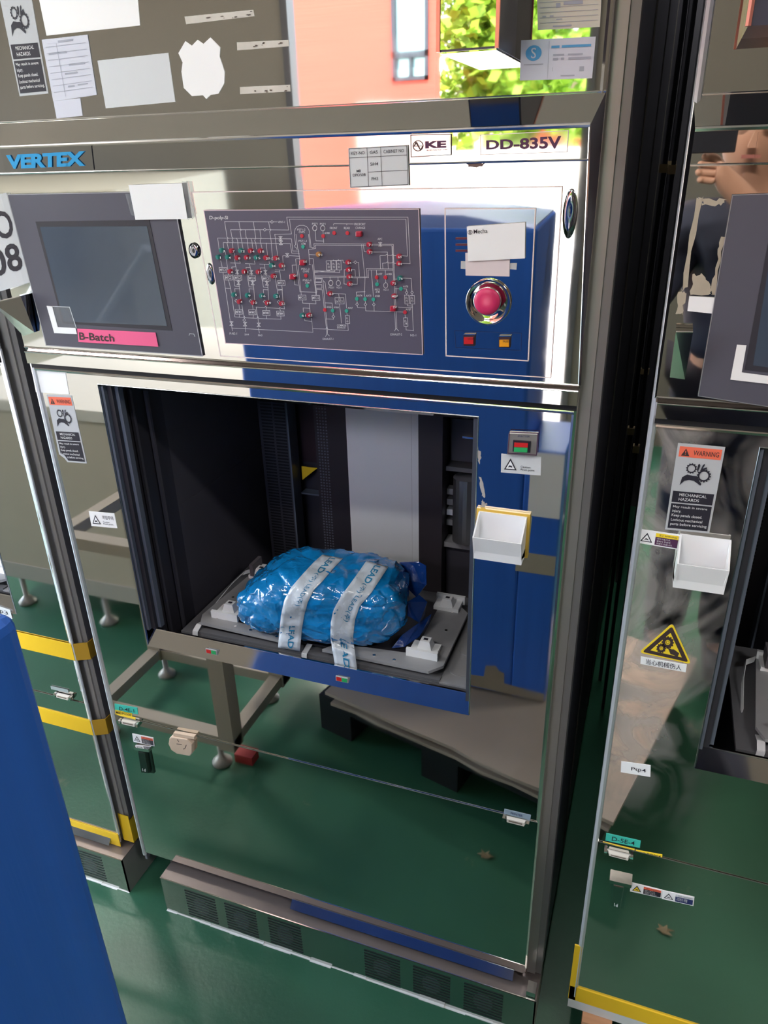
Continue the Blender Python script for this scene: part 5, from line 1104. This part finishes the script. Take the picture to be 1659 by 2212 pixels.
# leaves lying on the floor
LF = mat('dry_leaf', (.22, .17, .10), .8, noise=.2)
for x, y, a, lab in ((-.255, .63, .4, 'dry curled leaf on the green floor before the middle furnace'), (.188, .70, 1.3, 'pale dry leaf on the green floor before the right furnace')):
    mb = MB(); pts = []
    for k in range(12):
        r_ = .016 * (1 + .5 * math.sin(3 * k)); th = 2 * math.pi * k / 12 + a; pts.append((x + r_ * math.cos(th), y + r_ * math.sin(th) * .7, .002 + .004 * abs(math.sin(2 * th))))
    mb.prism(pts, (0, 0, .001)); tag(mb.build('dry_leaf', LF, off=(x, y, .0)), lab, 'leaf')

# ================================================================== the photographer (seen only in the steel)
def skinned(name, verts, edges, radii, m, parent, rootv=0, sub=2):
    off = OFF[parent.name]; me = bpy.data.meshes.new(name); me.from_pydata([Vector(v) - off for v in verts], edges, []); me.materials.append(m)
    o = link(bpy.data.objects.new(name, me)); o.parent = parent; OFF[o.name] = off
    sk = o.modifiers.new('skin', 'SKIN'); sk.use_smooth_shade = True
    if not me.skin_vertices: me.attributes  # layer is made by the modifier on first use
    for i, r_ in enumerate(radii):
        d_ = me.skin_vertices[0].data[i]; d_.radius = (r_, r_) if not isinstance(r_, tuple) else r_; d_.use_root = (i == rootv)
    sb = o.modifiers.new('subdivision', 'SUBSURF'); sb.levels = sub; sb.render_levels = sub
    return o
PX0, PY0 = .24, -.46
per = root('person', (PX0, PY0, 0), 'person in dark navy clothes holding up a phone before the furnaces', 'person')
SKIN = mat('skin', (.50, .27, .18), .5, noise=.05); NAVY = mat('navy_cloth', (.012, .014, .028), .8, noise=.2, nscale=30); NAVY2 = mat('navy_jacket', (.016, .018, .035), .75, noise=.2, nscale=30)
V = [(.24, -.46, .95), (.235, -.47, 1.12), (.225, -.47, 1.32), (.21, -.46, 1.42), (.185, -.44, 1.47), (.17, -.41, 1.56), (.165, -.405, 1.66),   # trunk, neck, head
     (.32, -.46, .90), (.325, -.44, .50), (.33, -.47, .09), (.34, -.37, .04),                                                        # right leg
     (.16, -.46, .90), (.155, -.44, .50), (.145, -.47, .09), (.13, -.37, .04),                                                        # left leg
     (.40, -.46, 1.36), (.42, -.38, 1.10), (.20, -.17, 1.42), (.10, -.095, 1.52),                                                     # right arm
     (.05, -.46, 1.36), (-.05, -.36, 1.14), (-.07, -.19, 1.44), (-.045, -.10, 1.56)]                                                 # left arm
Eg = [(0, 1), (1, 2), (2, 3), (3, 4), (4, 5), (5, 6), (0, 7), (7, 8), (8, 9), (9, 10), (0, 11), (11, 12), (12, 13), (13, 14), (2, 15), (15, 16), (16, 17), (17, 18), (2, 19), (19, 20), (20, 21), (21, 22)]
Rd = [(.15, .10), (.13, .10), (.15, .10), (.07, .07), (.05, .05), (.075, .09), (.07, .09), .085, .062, .042, .035, .085, .062, .042, .035, .062, .045, .032, (.036, .018), .062, .045, .032, (.036, .018)]
# fingers on both hands, closing on the phone edges
for hb, sx in ((18, -1), (22, 1)):
    bx, by, bz = V[hb]
    for k, (du, ln) in enumerate(((-.024, .030), (-.008, .036), (.009, .034), (.025, .027))):
        i0 = len(V); V += [(bx + sx * .022, by + .004, bz + .018 + du), (bx + sx * (.022 + ln), by + .012, bz + .022 + du), (bx + sx * (.026 + ln), by + .024, bz + .022 + du)]
        Eg += [(hb, i0), (i0, i0 + 1), (i0 + 1, i0 + 2)]; Rd += [.010, .0085, .0075]
    i0 = len(V); V += [(bx + sx * .012, by - .016, bz + .012), (bx + sx * .034, by - .020, bz + .028)]; Eg += [(hb, i0), (i0, i0 + 1)]; Rd += [.011, .009]
skinned('body', V, Eg, Rd, SKIN, per)
T = [0, 7, 8, 9, 11, 12, 13]; idx = {a: i for i, a in enumerate(T)}
skinned('trousers', [V[i] if i not in (9, 13) else (V[i][0], V[i][1], .045) for i in T], [(idx[a], idx[b_]) for a, b_ in Eg if a in idx and b_ in idx], [(.19, .135), .125, .095, .072, .125, .095, .072], NAVY, per)
J = [0, 1, 2, 3, 15, 16, 17, 19, 20, 21]; idx = {a: i for i, a in enumerate(J)}
skinned('jacket', [V[i] for i in J], [(idx[a], idx[b_]) for a, b_ in Eg if a in idx and b_ in idx], [(.20, .145), (.175, .13), (.175, .12), .078, .085, .062, .045, .085, .062, .045], NAVY2, per)
hx = MB().lathe([(0, .115), (.05, .105), (.085, .06), (.095, 0), (.088, -.05), (.0, -.05)], 20, Matrix.Translation((.165, -.432, 1.66)) @ Matrix.Diagonal((.95, 1.05, 1, 1)))
hx.build('hair', mat('black_hair', (.012, .010, .010), .6, noise=.2), per, True)
for sx in (-1, 1):
    MB().lathe([(0, -.012), (.010, -.006), (.013, .0), (.010, .006), (0, .012)], 12, Matrix.Translation((.165 + sx * .030, -.323, 1.62)) @ Matrix.Diagonal((1, .5, .6, 1))).build('eye', INK, per, True)
    MB().lathe([(0, -.03), (.018, -.012), (.020, .01), (0, .032)], 10, Matrix.Translation((.165 + sx * .082, -.41, 1.61)) @ Matrix.Diagonal((.5, 1, 1, 1))).build('ear', SKIN, per, True)
MB().prism([(.153, -.325, 1.572), (.177, -.325, 1.572), (.165, -.322, 1.615)], (0, .022, -.004)).build('nose', SKIN, per)
MB().box(.143, .187, -.328, -.321, 1.543, 1.551).build('mouth', mat('lips', (.35, .12, .10), .5, noise=.05), per)
for sx, x in ((1, .335), (-1, .135)):
    o = MB().box(x - .048, x + .048, -.54, -.28, 0, .075).build('shoe', NAVY, per); bevel(o, .025, 3)
ph = root('phone', (.03, -.06, 1.575), 'dark phone held up in both hands', 'phone')
o = MB().box(-.052, .112, -.066, -.057, 1.575, 1.652).build('phone_body', mat('phone_black', (.02, .02, .025), .25, noise=.1), ph); bevel(o, .003)
MB().box(-.046, .106, -.0668, -.066, 1.581, 1.646).build('phone_screen', mat('phone_glass', (.03, .035, .045), .1, noise=.1), ph)

# glue flecks along the right edge of the middle opening
rnd = random.Random(9)
FLK = mat('grey_flecks', (.40, .38, .37), .6, noise=.1)
for q in (((1033, 965), (1040, 985), (1036, 1002), (1031, 985)), ((1036, 1030), (1046, 1045), (1048, 1075), (1040, 1068)), ((1042, 1080), (1052, 1090), (1046, 1098), (1038, 1094)), ((1008, 350), (1050, 352), (1040, 360), (1012, 362))):
    pl = FP if q[0][1] > 500 else ctrl_plane(Vector((0, 0, 0)))
    raised(R, 'glue_fleck', ragged(q, 2.0), pl, FLK if q[0][1] > 500 else mat('brown_flecks', (.16, .10, .09), .6, noise=.1), .0002, .0006)
